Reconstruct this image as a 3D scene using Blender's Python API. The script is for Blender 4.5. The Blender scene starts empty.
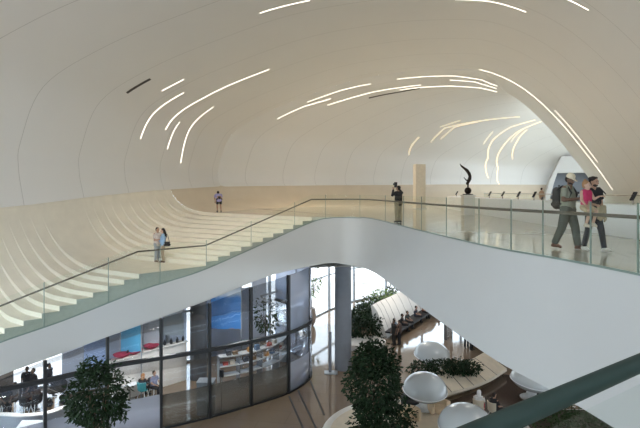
import bpy, bmesh, math, random
from mathutils import Vector, Matrix
R_ = math.radians
random.seed(7)
SC = bpy.context.scene
COL = SC.collection
V = Vector

# ------------------------------------------------------------------ mesh building
class MB:
    def __init__(s):
        s.v = []; s.f = []; s.uv = None
    def vert(s, p):
        s.v.append(V(p)); return len(s.v) - 1
    def quad(s, a, b, c, d):
        n = len(s.v); s.v += [V(a), V(b), V(c), V(d)]; s.f.append((n, n+1, n+2, n+3)); return s
    def box(s, c, size, rz=0.0, rx=0.0, ry=0.0, bev=0.0):
        m = Matrix.Rotation(rz, 3, 'Z') @ Matrix.Rotation(ry, 3, 'Y') @ Matrix.Rotation(rx, 3, 'X')
        hx, hy, hz = size[0]/2, size[1]/2, size[2]/2
        n = len(s.v)
        for z in (-hz, hz):
            for x, y in ((-hx, -hy), (hx, -hy), (hx, hy), (-hx, hy)):
                s.v.append(V(c) + m @ V((x, y, z)))
        for f in ((0,3,2,1), (4,5,6,7), (0,1,5,4), (1,2,6,5), (2,3,7,6), (3,0,4,7)):
            s.f.append(tuple(n+i for i in f))
        return s
    def grid(s, rows, closed=False):
        n = len(s.v); w = len(rows[0])
        for r in rows: s.v += [V(p) for p in r]
        for i in range(len(rows)-1):
            for j in range(w if closed else w-1):
                k = (j+1) % w
                s.f.append((n+i*w+j, n+i*w+k, n+(i+1)*w+k, n+(i+1)*w+j))
        return s
    def cap(s, ring):
        n = len(s.v); s.v += [V(p) for p in ring]; s.f.append(tuple(range(n, n+len(ring)))); return s
    def tube(s, path, r, seg=8, caps=True):
        path = [V(p) for p in path]; rows = []
        rr = r if isinstance(r, (list, tuple)) else [r]*len(path)
        for i, p in enumerate(path):
            a = path[max(i-1, 0)]; b = path[min(i+1, len(path)-1)]
            t = (b-a).normalized()
            u = t.cross(V((0,0,1)))
            if u.length < 1e-3: u = t.cross(V((1,0,0)))
            u.normalize(); w = u.cross(t).normalized()
            rows.append([p + (u*math.cos(2*math.pi*k/seg) + w*math.sin(2*math.pi*k/seg))*rr[i] for k in range(seg)])
        s.grid(rows, True)
        if caps: s.cap(rows[0][::-1]); s.cap(rows[-1])
        return s
    def lathe(s, prof, c=(0,0,0), seg=24, mat=None, sx=1, sy=1):
        rows = []
        for r, z in prof:
            row = []
            for k in range(seg):
                p = V((r*sx*math.cos(2*math.pi*k/seg), r*sy*math.sin(2*math.pi*k/seg), z))
                if mat: p = mat @ p
                row.append(p + V(c))
            rows.append(row)
        s.grid(rows, True); s.cap(rows[0][::-1]); s.cap(rows[-1]); return s
    def ball(s, c, r, seg=12, rings=8, mat=None):
        if not isinstance(r, (list, tuple)): r = (r, r, r)
        rows = []
        for i in range(rings+1):
            a = -math.pi/2 + math.pi*i/rings
            ca = max(math.cos(a), 0.02)
            row = []
            for k in range(seg):
                p = V((r[0]*ca*math.cos(2*math.pi*k/seg), r[1]*ca*math.sin(2*math.pi*k/seg), r[2]*math.sin(a)))
                if mat: p = mat @ p
                row.append(p+V(c))
            rows.append(row)
        s.grid(rows, True); s.cap(rows[0][::-1]); s.cap(rows[-1]); return s
    def cone(s, a, ra, b, rb, seg=12, flat=False):
        """round cone from a to b; flat = cut square at the ends"""
        a = V(a); b = V(b); t = (b-a)
        L = t.length; t = t.normalized() if L > 1e-6 else V((0,0,1))
        u = t.cross(V((0,0,1)))
        if u.length < 1e-3: u = t.cross(V((1,0,0)))
        u.normalize(); w = t.cross(u).normalized()
        st = []
        if flat: st = [(a, ra), (b, rb)]
        else:
            for i in range(4):
                q = math.pi/2*(i/4.0); st.append((a - t*ra*math.cos(q), max(ra*math.sin(q), ra*.08)))
            st.append((a, ra)); st.append((b, rb))
            for i in range(1, 5):
                q = math.pi/2*(i/4.0); st.append((b + t*rb*math.sin(q), max(rb*math.cos(q), rb*.08)))
        rows = [[p + (u*math.cos(2*math.pi*k/seg) + w*math.sin(2*math.pi*k/seg))*r for k in range(seg)] for p, r in st]
        s.grid(rows, True); s.cap(rows[0][::-1]); s.cap(rows[-1]); return s
    def sweep(s, path, prof, closed=True, caps=True):
        """prof: (out, up) offsets, 'out' is to the right of the path's direction (horizontal)"""
        path = [V(p) for p in path]; rows = []
        for i, p in enumerate(path):
            a = path[max(i-1, 0)]; b = path[min(i+1, len(path)-1)]
            t = (b-a); t.z = 0; t.normalize(); n = V((t.y, -t.x, 0))
            rows.append([p + n*o + V((0,0,u)) for o, u in prof])
        s.grid(rows, closed)
        if caps and closed: s.cap(rows[0][::-1]); s.cap(rows[-1])
        return s
    def mesh(s, name, mat, smooth=False, off=V((0,0,0)), weld=True, smooth_angle=None):
        me = bpy.data.meshes.new(name)
        me.from_pydata([tuple(p-off) for p in s.v], [], s.f)
        if s.uv:
            l = me.uv_layers.new(name='UVMap')
            for lp in me.loops: l.data[lp.index].uv = s.uv[lp.vertex_index]
        if weld or True:
            bm = bmesh.new(); bm.from_mesh(me)
            if weld: bmesh.ops.remove_doubles(bm, verts=bm.verts, dist=1e-5)
            if weld: bmesh.ops.recalc_face_normals(bm, faces=bm.faces)
            bm.to_mesh(me); bm.free()
        if mat: me.materials.append(mat)
        if smooth:
            for p in me.polygons: p.use_smooth = True
            if smooth is not True: me.set_sharp_from_angle(angle=R_(smooth))
        return me
    def obj(s, name, mat, parent=None, base=None, smooth=False, world=False, weld=True, bevel=0, at=None):
        """parent: local coordinates of the parent, or world ones with world=True; base: a top-level mesh's origin"""
        off = V((0,0,0))
        if base is not None: off = V(base)
        if parent is not None and world:
            q = parent
            while q is not None: off = off + q.location; q = q.parent
        me = s.mesh(name, mat, smooth, off, weld)
        o = bpy.data.objects.new(name, me); COL.objects.link(o)
        if parent is not None: o.parent = parent
        if base is not None: o.location = base
        if at is not None: o.location = at
        if bevel:
            m = o.modifiers.new('edge', 'BEVEL'); m.width = bevel; m.segments = 2; m.limit_method = 'ANGLE'
        return o

def tag(o, label, cat, group=None, kind=None):
    o['label'] = label; o['category'] = cat
    if group: o['group'] = group
    if kind: o['kind'] = kind
    return o
def thing(name, label, cat, loc=(0,0,0), rz=0.0, group=None):
    o = bpy.data.objects.new(name, None); COL.objects.link(o)
    o.location = loc; o.rotation_euler = (0,0,rz); o.empty_display_size = .2
    return tag(o, label, cat, group)
def struct(o, label=None):
    o['kind'] = 'structure'
    if label: o['label'] = label
    return o
def dup(root, loc, rz=None, label=None, group=None, scale=None):
    r = root.copy(); COL.objects.link(r); r.location = loc
    if rz is not None: r.rotation_euler = (0,0,rz)
    if scale: r.scale = scale
    if label: r['label'] = label
    if group: r['group'] = group
    for ch in list(root.children):
        c = ch.copy(); COL.objects.link(c); c.parent = r
        for g in ch.children:
            d = g.copy(); COL.objects.link(d); d.parent = c
    return r
def remeshed(mb, name, mat, parent, voxel, smooth_it=2, base=None):
    """one continuous skin over the overlapping pieces of mb"""
    me = mb.mesh(name, None, False, weld=False)
    t = bpy.data.objects.new(name+'_tmp', me); COL.objects.link(t)
    m = t.modifiers.new('r', 'REMESH'); m.mode = 'VOXEL'; m.voxel_size = voxel; m.use_smooth_shade = True
    if smooth_it:
        k = t.modifiers.new('s', 'SMOOTH'); k.iterations = smooth_it; k.factor = .5
    dg = bpy.context.evaluated_depsgraph_get(); dg.update()
    out = bpy.data.meshes.new_from_object(t.evaluated_get(dg))
    bpy.data.objects.remove(t, do_unlink=True); bpy.data.meshes.remove(me)
    out.name = name; out.materials.clear(); out.materials.append(mat)
    for p in out.polygons: p.use_smooth = True
    o = bpy.data.objects.new(name, out); COL.objects.link(o)
    if parent is not None: o.parent = parent
    if base is not None: o.location = base
    return o

# ------------------------------------------------------------------ materials
def _new(name):
    m = bpy.data.materials.new(name); m.use_nodes = True
    return m, m.node_tree.nodes, m.node_tree.links
def mat(name, col, rough=.6, metal=0.0, noise=0.0, scale=6.0, spec=.5, bump=0.0, coat=0.0):
    m, N, L = _new(name); b = N['Principled BSDF']
    b.inputs['Base Color'].default_value = (*col, 1); b.inputs['Roughness'].default_value = rough
    b.inputs['Metallic'].default_value = metal; b.inputs['Specular IOR Level'].default_value = spec
    if coat: b.inputs['Coat Weight'].default_value = coat
    if noise or bump:
        tc = N.new('ShaderNodeTexCoord'); nz = N.new('ShaderNodeTexNoise')
        nz.inputs['Scale'].default_value = scale; nz.inputs['Detail'].default_value = 4
        L.new(tc.outputs['Object'], nz.inputs['Vector'])
        if noise:
            rp = N.new('ShaderNodeValToRGB')
            rp.color_ramp.elements[0].position = .3; rp.color_ramp.elements[1].position = .7
            rp.color_ramp.elements[0].color = (*[max(0, c*(1-noise)) for c in col], 1)
            rp.color_ramp.elements[1].color = (*[min(1, c*(1+noise)) for c in col], 1)
            L.new(nz.outputs['Fac'], rp.inputs['Fac']); L.new(rp.outputs['Color'], b.inputs['Base Color'])
        if bump:
            bp = N.new('ShaderNodeBump'); bp.inputs['Strength'].default_value = bump
            L.new(nz.outputs['Fac'], bp.inputs['Height']); L.new(bp.outputs['Normal'], b.inputs['Normal'])
    return m
def glow(name, col, st):
    m, N, L = _new(name); b = N['Principled BSDF']
    b.inputs['Base Color'].default_value = (*col, 1)
    b.inputs['Emission Color'].default_value = (*col, 1); b.inputs['Emission Strength'].default_value = st
    return m
def glass(name, tint, refl=1.0, frost=0.0, frost_col=(.8,.82,.85), rough=0.0):
    """thin architectural glass: tinted see-through with a fresnel sheen, optionally part frosted"""
    m, N, L = _new(name); N.remove(N['Principled BSDF']); out = N['Material Output']
    tr = N.new('ShaderNodeBsdfTransparent'); tr.inputs['Color'].default_value = (*tint, 1)
    gl = N.new('ShaderNodeBsdfGlossy'); gl.inputs['Roughness'].default_value = rough
    fr = N.new('ShaderNodeFresnel'); fr.inputs['IOR'].default_value = 1.45
    mu = N.new('ShaderNodeMath'); mu.operation = 'MULTIPLY'; mu.inputs[1].default_value = refl
    mx = N.new('ShaderNodeMixShader')
    L.new(fr.outputs[0], mu.inputs[0]); L.new(mu.outputs[0], mx.inputs[0])
    src = tr.outputs[0]
    if frost:
        df = N.new('ShaderNodeBsdfDiffuse'); df.inputs['Color'].default_value = (*frost_col, 1)
        m2 = N.new('ShaderNodeMixShader'); m2.inputs[0].default_value = frost
        L.new(tr.outputs[0], m2.inputs[1]); L.new(df.outputs[0], m2.inputs[2]); src = m2.outputs[0]
    L.new(src, mx.inputs[1]); L.new(gl.outputs[0], mx.inputs[2]); L.new(mx.outputs[0], out.inputs[0])
    return m

M = {}
def shell_material():
    m, N, L = _new('shell'); b = N['Principled BSDF']
    b.inputs['Roughness'].default_value = .45; b.inputs['Specular IOR Level'].default_value = .35
    uv = N.new('ShaderNodeUVMap'); sp = N.new('ShaderNodeSeparateXYZ'); L.new(uv.outputs[0], sp.inputs[0])
    fr = N.new('ShaderNodeMath'); fr.operation = 'FRACT'; L.new(sp.outputs[0], fr.inputs[0])
    lt = N.new('ShaderNodeMath'); lt.operation = 'LESS_THAN'; lt.inputs[1].default_value = .009; L.new(fr.outputs[0], lt.inputs[0])
    nz = N.new('ShaderNodeTexNoise'); nz.inputs['Scale'].default_value = .35; nz.inputs['Detail'].default_value = 3
    tc = N.new('ShaderNodeTexCoord'); L.new(tc.outputs['Object'], nz.inputs['Vector'])
    rp = N.new('ShaderNodeValToRGB')
    rp.color_ramp.elements[0].color = (.80,.79,.77,1); rp.color_ramp.elements[1].color = (.84,.83,.81,1)
    L.new(nz.outputs['Fac'], rp.inputs['Fac'])
    mx = N.new('ShaderNodeMixRGB'); L.new(lt.outputs[0], mx.inputs[0]); L.new(rp.outputs[0], mx.inputs[1])
    mx.inputs[2].default_value = (.60,.59,.57,1)
    L.new(mx.outputs[0], b.inputs['Base Color'])
    return m
M['shell'] = shell_material()
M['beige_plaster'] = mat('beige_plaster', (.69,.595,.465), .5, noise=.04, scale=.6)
M['step_stone'] = mat('step_stone', (.82,.765,.655), .45, noise=.04, scale=1.5)
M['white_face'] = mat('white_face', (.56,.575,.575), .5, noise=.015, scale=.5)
M['floor_upper'] = mat('floor_upper', (.62,.60,.52), .09, noise=.05, scale=.8, spec=.6)
M['white_bright'] = mat('white_bright', (.88,.90,.92), .4)
M['rail_glass'] = glass('rail_glass', (.97,.988,.978), .06)
M['near_glass'] = glass('near_glass', (.97,.99,.985), .1)
M['glass_edge'] = mat('glass_edge', (.20,.27,.24), .3)
M['rail_metal'] = mat('rail_metal', (.16,.145,.12), .4, .4)
M['dark_rail'] = mat('dark_rail', (.09,.085,.075), .35, .6)
M['steel'] = mat('steel', (.42,.40,.36), .32, .9)
M['green_rail'] = mat('green_rail', (.03,.055,.05), .35, .3)
M['stringer'] = mat('stringer', (.36,.39,.34), .35, noise=.05)
M['pane'] = glass('pane', (.88,.91,.94), .45)
M['pane_low'] = glass('pane_low', (.55,.57,.57), .5, .22, (.34,.33,.31), .03)
M['pane_frost'] = glass('pane_frost', (.75,.80,.9), .5, .45, (.66,.70,.80), .05)
M['facade_glass'] = glass('facade_glass', (.97,.98,.99), .3)
M['frame_dark'] = mat('frame_dark', (.025,.027,.03), .4, .3)
M['frame_grey'] = mat('frame_grey', (.36,.39,.42), .4, .4)
M['column'] = mat('column', (.17,.185,.215), .45, noise=.06, scale=2)
M['soffit'] = mat('soffit', (.72,.72,.71), .6)
M['dark_wall'] = mat('dark_wall', (.10,.085,.075), .25, noise=.2, scale=1)
M['cafe_wall'] = mat('cafe_wall', (.52,.57,.67), .5, noise=.06, scale=1)
M['bronze'] = mat('bronze', (.035,.025,.02), .3, .7)
M['plinth'] = mat('plinth', (.74,.71,.64), .5)
M['pylon'] = mat('pylon', (.82,.74,.60), .5, noise=.05)
M['screen'] = mat('screen', (.03,.03,.035), .25)
M['slot'] = mat('slot', (.05,.045,.04), .6)
M['led'] = glow('led', (1.0,.92,.78), 3.2)
M['led_far'] = glow('led_far', (1.0,.80,.50), 1.5)
M['leaf'] = mat('leaf', (.014,.032,.012), .6, noise=.35, scale=3, spec=.2)
M['leaf_light'] = mat('leaf_light', (.03,.06,.018), .6, noise=.4, scale=3, spec=.2)
M['leaf_fresh'] = mat('leaf_fresh', (.14,.24,.05), .5, noise=.35, scale=3)
M['bark'] = mat('bark', (.13,.09,.06), .8, noise=.3, scale=12, bump=.3)
M['soil'] = mat('soil', (.06,.045,.03), .9, noise=.3, scale=10)
M['pod_white'] = mat('pod_white', (.82,.84,.86), .3, coat=.2)
M['pod_grey'] = mat('pod_grey', (.56,.59,.60), .25, coat=.3)
M['column_dark'] = mat('column_dark', (.07,.076,.085), .45)
M['bench_beige'] = mat('bench_beige', (.74,.64,.50), .5, noise=.06, scale=3)
M['bench_white'] = mat('bench_white', (.83,.80,.75), .45, noise=.03, scale=3)
M['groove'] = mat('groove', (.10,.08,.07), .6)
M['cushion'] = mat('cushion', (.72,.56,.38), .7, noise=.06)
M['charcoal'] = mat('charcoal', (.022,.023,.027), .6)
M['teal'] = mat('teal', (.05,.32,.36), .5)
M['pot'] = mat('pot', (.36,.30,.27), .5, noise=.1)
M['paving'] = mat('paving', (.80,.78,.74), .8, noise=.04, scale=.3)
M['tan'] = mat('tan', (.55,.42,.27), .7)
def poster(name, a, b, c):
    m, N, L = _new(name); bs = N['Principled BSDF']; bs.inputs['Roughness'].default_value = .4
    tc = N.new('ShaderNodeTexCoord'); sp = N.new('ShaderNodeSeparateXYZ'); L.new(tc.outputs['Generated'], sp.inputs[0])
    nz = N.new('ShaderNodeTexNoise'); nz.inputs['Scale'].default_value = 3.5; nz.inputs['Detail'].default_value = 5
    L.new(tc.outputs['Generated'], nz.inputs['Vector'])
    ad = N.new('ShaderNodeMath'); ad.operation = 'MULTIPLY_ADD'; ad.inputs[1].default_value = .35
    L.new(nz.outputs['Fac'], ad.inputs[0]); L.new(sp.outputs[2], ad.inputs[2])
    rp = N.new('ShaderNodeValToRGB'); e = rp.color_ramp.elements
    e[0].position = .13; e[0].color = (*a, 1); e[1].position = 1.0; e[1].color = (*b, 1)
    q = e.new(.19); q.color = (*b, 1); q = e.new(.85); q.color = (*b, 1); q = e.new(.97); q.color = (*c, 1)
    e[-1].color = (*c, 1)
    L.new(ad.outputs[0], rp.inputs[0]); L.new(rp.outputs[0], bs.inputs['Base Color'])
    return m
def tiled(name, col, line, size, rough, w=.012, rot=.5):
    m, N, L = _new(name); b = N['Principled BSDF']; b.inputs['Roughness'].default_value = rough
    tc = N.new('ShaderNodeTexCoord'); mp = N.new('ShaderNodeMapping'); mp.inputs['Rotation'].default_value = (0,0,rot)
    L.new(tc.outputs['Object'], mp.inputs['Vector'])
    bk = N.new('ShaderNodeTexBrick'); bk.inputs['Scale'].default_value = 1.0
    bk.inputs['Brick Width'].default_value = size; bk.inputs['Row Height'].default_value = size/2
    bk.inputs['Mortar Size'].default_value = w
    bk.inputs['Color1'].default_value = (*col, 1); bk.inputs['Color2'].default_value = (*[c*.92 for c in col], 1)
    bk.inputs['Mortar'].default_value = (*line, 1)
    L.new(mp.outputs[0], bk.inputs['Vector']); L.new(bk.outputs['Color'], b.inputs['Base Color'])
    return m
M['floor_atrium'] = tiled('floor_atrium', (.23,.17,.12), (.17,.13,.09), 2.4, .055, .012, .2)
M['floor_atrium'].node_tree.nodes['Principled BSDF'].inputs['Specular IOR Level'].default_value = .95

# ------------------------------------------------------------------ plan of the place
EYE = 1.4
LOW = -9.0
def px(x, y, z=LOW):
    """where the line of sight at (x, y) of the photo meets height z: used to survey the plan"""
    Y = (EYE-z)*500.0/(y-191.0); return V(((x-320)/500.0*Y, Y, z))
def pd(x, y, Y):
    return V(((x-320)/500.0*Y, Y, EYE-(y-191)/500.0*Y))
def lerp(a, b, t): return a+(b-a)*t
def table(x, xs, ys):
    if x <= xs[0]: return ys[0]
    for i in range(len(xs)-1):
        if x <= xs[i+1]: return lerp(ys[i], ys[i+1], (x-xs[i])/(xs[i+1]-xs[i]))
    return ys[-1]
def cr(pts, t):
    """Catmull-Rom through pts, t in 0..1"""
    n = len(pts)-1; u = min(max(t, 0), 1)*n; i = min(int(u), n-1); f = u-i
    g = lambda k: V(pts[k]) if 0 <= k <= n else (V(pts[0])*2-V(pts[1]) if k < 0 else V(pts[n])*2-V(pts[n-1]))
    a, b, c, d = g(i-1), g(i), g(i+1), g(i+2)
    return .5*((2*b)+(c-a)*f+(2*a-5*b+4*c-d)*f*f+(3*b-a-3*c+d)*f*f*f)

S = 10.0; AX = .26; DL = 41.0
SEAM_X = (-14, 10, 21, 22.7, 24.6, 27, 31.5, 41, 47.5, 55, 75)
SEAM_Z = (-.3, .15, .69, .79, .96, 1.13, 1.40, 1.73, 1.87, 2.04, 2.1)
def seam_z(y): return table(y, SEAM_X, SEAM_Z)
PROF = [(-1.9,.10),(-1.89,.22),(-1.79,.46),(-1.53,.63),(-1.2,.77),(-.82,.90),(-.41,.975),(-.08,1.0),(.25,.985),(.57,.85),(.86,.60),(1.15,.25),(1.33,0),(1.5,-.26)]
FARW = [(-8.09,41),(-5.5,44.5),(-2.36,47.2),(.5,49.4),(3.6,51),(6.6,52.4),(9.7,53.7),(13.2,55),(16.9,56.5),(20.9,58),(25,59.5),(29.3,61),(35.3,63),(41.6,65)]
FARE = [(13.16,41,11.25),(14.6,42,11.0),(16,43,10.7),(17.6,44,10.4),(19.2,45,9.9),(20.8,46,9.4),(22.6,47,8.9),(24.4,48,8.3),(26.4,49,7.8),(28.6,50,7.4),(31,51.5,7.0),(34,53,6.6),(38,55,6.2),(43,57,5.8)]
NF = len(FARW)-1
def wall_pt(r):
    """foot of the white shell along the outer wall; r = distance along the hall, then the bend"""
    if r <= DL: return V((AX*r-18.75, r, seam_z(r)))
    p = cr([(a, b, 0) for a, b in FARW], (r-DL)/(5.0*NF)); p.z = seam_z(p.y); return p
def shell(r, t):
    if r <= DL:
        q = [(-1.875, (seam_z(r)-EYE)/S, 0)] + [(a, b, 0) for a, b in PROF]
        p = cr(q, t); return V((AX*r+p.x*S, r, EYE+p.y*S))
    w = wall_pt(r); e = cr(FARE, (r-DL)/(5.0*NF))
    zs = (w.z-EYE)/S
    q = [(-1.875, zs, 0)] + [(a, b, 0) for a, b in PROF[:9]]
    p = cr(q, t*14/9.0 if t < 9/14.0 else 1.0)
    f = (p.x+1.875)/(.25+1.875); g = (p.y-zs)/(.985-zs)
    return V((lerp(w.x, e.x, f), lerp(w.y, e.y, f), lerp(w.z, e.z, g)))
def shell_n(r, t):
    e = .01
    a = shell(r+.1, t)-shell(r-.1, t); b = shell(r, t+.005)-shell(r, t-.005)
    n = a.cross(b); n.normalize()
    c = V((AX*min(r, DL), min(r, DL), 3.0)) - shell(r, t)
    return n if n.dot(c) > 0 else -n
# ================================================================== SETTING
# ---- the white shell: ring after ring of the vault, then the bend
def ring_u(r): return (r-18.4)/3.6 if r <= DL else (DL-18.4)/3.6 + (r-DL)/5.0
def build_shell():
    mb = MB(); mb.uv = []
    rs = [-14+i*1.0 for i in range(0, 56)]
    NT = 98
    for i in range(len(rs)-1):
        pass
    rows = []
    for r in rs:
        rows.append([shell(r, j/NT) for j in range(NT+1)])
        mb.uv += [(ring_u(r)+20, j/NT) for j in range(NT+1)]
    mb.grid(rows)
    # the right-hand limb runs on a little past the bend
    j0 = int(NT*9/14)
    ext = []
    for i in range(9):
        r = DL+i*.5
        ext.append([shell(DL, j/NT)+V((AX,1,0))*(i*.5) for j in range(j0, NT+1)]); mb.uv += [(26.5, .5)]*(NT+1-j0)
    mb.grid(ext)
    # rounded lip where the hall's end ring opens sideways (right-hand limb only)
    j0 = int(NT*9/14)
    lip = []
    for k in range(7):
        a = k/6*math.pi*.5
        row = []
        for j in range(j0, NT+1):
            p = shell(DL, j/NT)+V((AX,1,0))*4.0; c = V((AX*(DL+4), DL+4, EYE))
            o = (p-c); o.y = 0; o.normalize(); g = min(1, (j-j0)/12.0)
            row.append(p + (o*(1-math.cos(a)) + V((AX,1,0)).normalized()*math.sin(a))*.4*g)
        lip.append(row); mb.uv += [(26.5, .5)]*(NT+1-j0)
    mb.grid(lip)
    rows = []
    n = 5*NF
    for i in range(0, n*2+1):
        r = DL+i*.5
        rows.append([shell(r if i else DL, (j/NT)*9/14.0) for j in range(NT+1)])
        mb.uv += [(ring_u(r)+20, j/NT) for j in range(NT+1)]
    mb.grid(rows)
    o = mb.obj('ceiling', M['shell'], smooth=40, weld=False)
    return struct(o, 'white curved shell of wall and ceiling in one sweep')
build_shell()

# ---- upper floor edge (plan), from beside the camera round the bend to the head of the stairs
EDGE = [(7.4,.5),(6.6,2.8),(5.95,5),(5.6,7.3),(5.33,9.0),(4.95,10.6),(4.4,12.4),(4.0,15),(3.6,18),(3.25,21),(3.0,23.4),(2.72,25.3),(2.3,26.7),(1.5,27.25),(.65,27.15),(-.43,26.75)]
def smooth_path(pts, n):
    q = [V((p[0], p[1], p[2] if len(p) > 2 else 0)) for p in pts]
    return [cr(q, i/n) for i in range(n+1)]
H = .19
N0 = V((-.43,26.75,0)); NL0 = V((-5.3,23.3,-11*H)); NL1 = V((-7.6,21.0,-11*H)); NE = V((-13.2,17.0,-11*H))
NB = 10
# near ends of the step boundaries: 0..10 down to the landing, 11.. below it
near = [N0.lerp(NL0, i/NB) for i in range(NB+1)]
near += [NL1.lerp(NE, i/11.5) for i in range(0, 13)]
near = [V((p.x, p.y, 0)) for p in near]
def wall_from_x(x):
    return 18.9/(AX+(320-x)/500.0)
wx = [168-(168-78)*i/NB for i in range(NB+1)] + [34-11.5*i for i in range(13)]
wallb = []
for x in wx:
    r = wall_from_x(x); wallb.append(wall_pt(r)+V((.03,0,0)))
def b_path(b, z, n=26):
    """boundary b followed at height z: flat from the near end, then sweeping up to the wall"""
    a = near[b].copy(); a.z = z; w = wallb[b]
    p1 = V((w.x+.2, w.y+1.25, z)); d = (a-p1); L = d.length
    k = p1 + d*min(.75, 3.6/L)
    out = [a.lerp(k, i/4) for i in range(4)]
    for i in range(n+1):
        t = i/n; out.append(k*(1-t)**2 + p1*2*t*(1-t) + w*t*t)
    out.append(w + V((-.35,.1,.25)))      # tucked in behind the shell's lower edge
    return out
seq = [(b, b+1, -H*(b+1)) for b in range(len(near)-1)]
def fz(p): return table(-p.x, (.43,2.6,5.3,6.6,7.65,9.9,11.6,13.6), (-.24,-1.12,-2.2,-2.53,-2.79,-3.58,-4.07,-4.8))
def mid(A, B, t): return [p.lerp(q, t) for p, q in zip(A, B)]
st = thing('staircase', 'broad cream stone staircase whose steps sweep up into the curved wall', 'staircase', (-6.5, 22, -5))
for k, (b0, b1, zt) in enumerate(seq):
    back = b_path(b0, zt); front = b_path(b1, zt)
    up = b_path(b0, zt+H)
    mb = MB()
    mb.grid([back, mid(back, front, .33), mid(back, front, .66), front])
    mb.grid([up, back])
    seg = [back[0].lerp(front[0], i/6) for i in range(7)]
    m2 = MB(); m2.grid([seg, [V((p.x, p.y, max(min(p.z-.03, fz(p)), p.z-.5))) for p in seg]])
    o = mb.obj('landing' if b0 == NB else 'step', M['step_stone'], st, world=True, weld=False, smooth=30)
    m2.obj('step_end', M['stringer'], o, world=True, weld=False)
# under-stair body: fascia along the near edge with the stringer on top
foot = [(2.3,26.7,-.04),(1.5,27.25,-.04),(.65,27.12,-.04),(-.43,26.72,-.24),(-2.6,25.3,-1.12),(-5.3,23.25,-2.2),(-6.6,21.95,-2.53),(-7.65,20.92,-2.79),(-9.9,19.3,-3.58),(-11.6,18.05,-4.07),(-13.6,16.6,-4.8)]
bot  = [(2.3,26.7,-2.7),(1.5,27.25,-2.62),(.65,27.12,-2.5),(-.43,26.72,-2.6),(-2.6,25.3,-2.9),(-5.3,23.25,-3.70),(-6.6,21.95,-4.0),(-7.65,20.92,-4.24),(-9.9,19.3,-4.83),(-11.6,18.05,-5.28),(-13.6,16.6,-5.95)]
NFO = 60
_f = [V((2.72,25.3,-.04))]+[V(p) for p in foot]; _b = [V((2.72,25.3,-2.72))]+[V(p) for p in bot]; _n = len(foot)
fo = [cr(_f, 1/_n+(1-1/_n)*i/NFO) for i in range(NFO+1)]
bo = [cr(_b, 1/_n+(1-1/_n)*i/NFO) for i in range(NFO+1)]
out_n = V((.5,-.86,0))
_q = [V((p[0], p[1], 0)) for p in EDGE]
ed = [cr(_q, 12/15*i/60) for i in range(61)]
# white parapet face: under the bridge's edge, round the bend, down along the stairs
mb = MB()
rows_t = [V((p.x, p.y, -.03)) for p in ed] + fo[1:]
rows_b = [V((p.x, p.y, -3.0+ .3*min(1, i/45))) for i, p in enumerate(ed)] + bo[1:]
def off_path(pts, d):
    out = []
    for i, p in enumerate(pts):
        a = pts[max(i-1,0)]; b = pts[min(i+1,len(pts)-1)]; t = b-a; t.z = 0; t.normalize()
        out.append(p + V((-t.y, t.x, 0))*d)       # left of the direction of travel = towards the void
    return out
FT = off_path(rows_t, .035); FB = off_path(rows_b, .035)
FTi = [a if p.x < -.6 else b for p, a, b in zip(rows_t, off_path(rows_t, -.45), off_path(rows_t, -.01))]; FBi = off_path(rows_b, -.16)
m1 = [a.lerp(b, .5) for a, b in zip(FT, FB)]
mb.grid([FTi, FT]); mb.grid([FT, m1, FB]); mb.grid([FB, FBi]); mb.grid([FBi, FTi])
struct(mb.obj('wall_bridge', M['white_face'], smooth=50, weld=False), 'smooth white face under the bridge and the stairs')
# soffit of the stairs: from the fascia back under the steps
mb = MB()
back = [p + V((-5.2, 9.0, -.2)) for p in bo]
mb.grid([[p + V((0,0,.02)) for p in FB[60:]], back[:len(FB[60:])] ])
struct(mb.obj('ceiling_stair', M['soffit'], smooth=True, weld=False))
# stringer strip between the sawtooth of the steps and the fascia
mb = MB()
tt = [p for p in fo if p.x < .2]
q = [V(p) for p in [(-.43,26.72,-.02),(-5.3,23.25,-11*H-.02),(-7.5,20.4,-11*H-.02),(-13.6,16.9,-23*H-.1)]]
def stair_z(p):
    return table(-p.x, (.43, 5.3, 7.6, 12.9, 14), (0, -11*H, -11*H, -22.5*H, -24.5*H))
lo = off_path(tt, .0); hi = [V((p.x, p.y, stair_z(p)-.16)) for p in lo]
lo = [V((p.x, p.y, min(p.z, h.z-.05))) for p, h in zip(lo, hi)]
mb.grid([hi, lo])
struct(mb.obj('trim_1', M['stringer'], weld=False), 'grey green stringer along the stair edge')

# ---- upper floor slab with the curved skirt that runs up the outer wall
def skirt_profile(r, n=14):
    w = wall_pt(r)+ (V((.05,0,0)) if r <= DL else V((0,-.05,0)))
    a = wall_pt(r-.3); b = wall_pt(r+.3); t = (b-a); t.z = 0; t.normalize(); inn = V((t.y, -t.x, 0))
    if r <= 36: inn = inn.lerp(V((.49,-.87,0)), .3).normalized()
    k = V((w.x, w.y, 0)) + inn*3.4; p1 = V((w.x, w.y, 0)) + inn*(-.05)
    return [k*(1-i/n)**2 + p1*2*(i/n)*(1-i/n) + w*(i/n)**2 for i in range(n+1)] + [w - inn*.35 + V((0,0,.25))]
rr = [wall_from_x(168)+.0+i*1.0 for i in range(int(5*NF+DL-wall_from_x(168)))]
sk = [skirt_profile(r) for r in rr]
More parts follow.
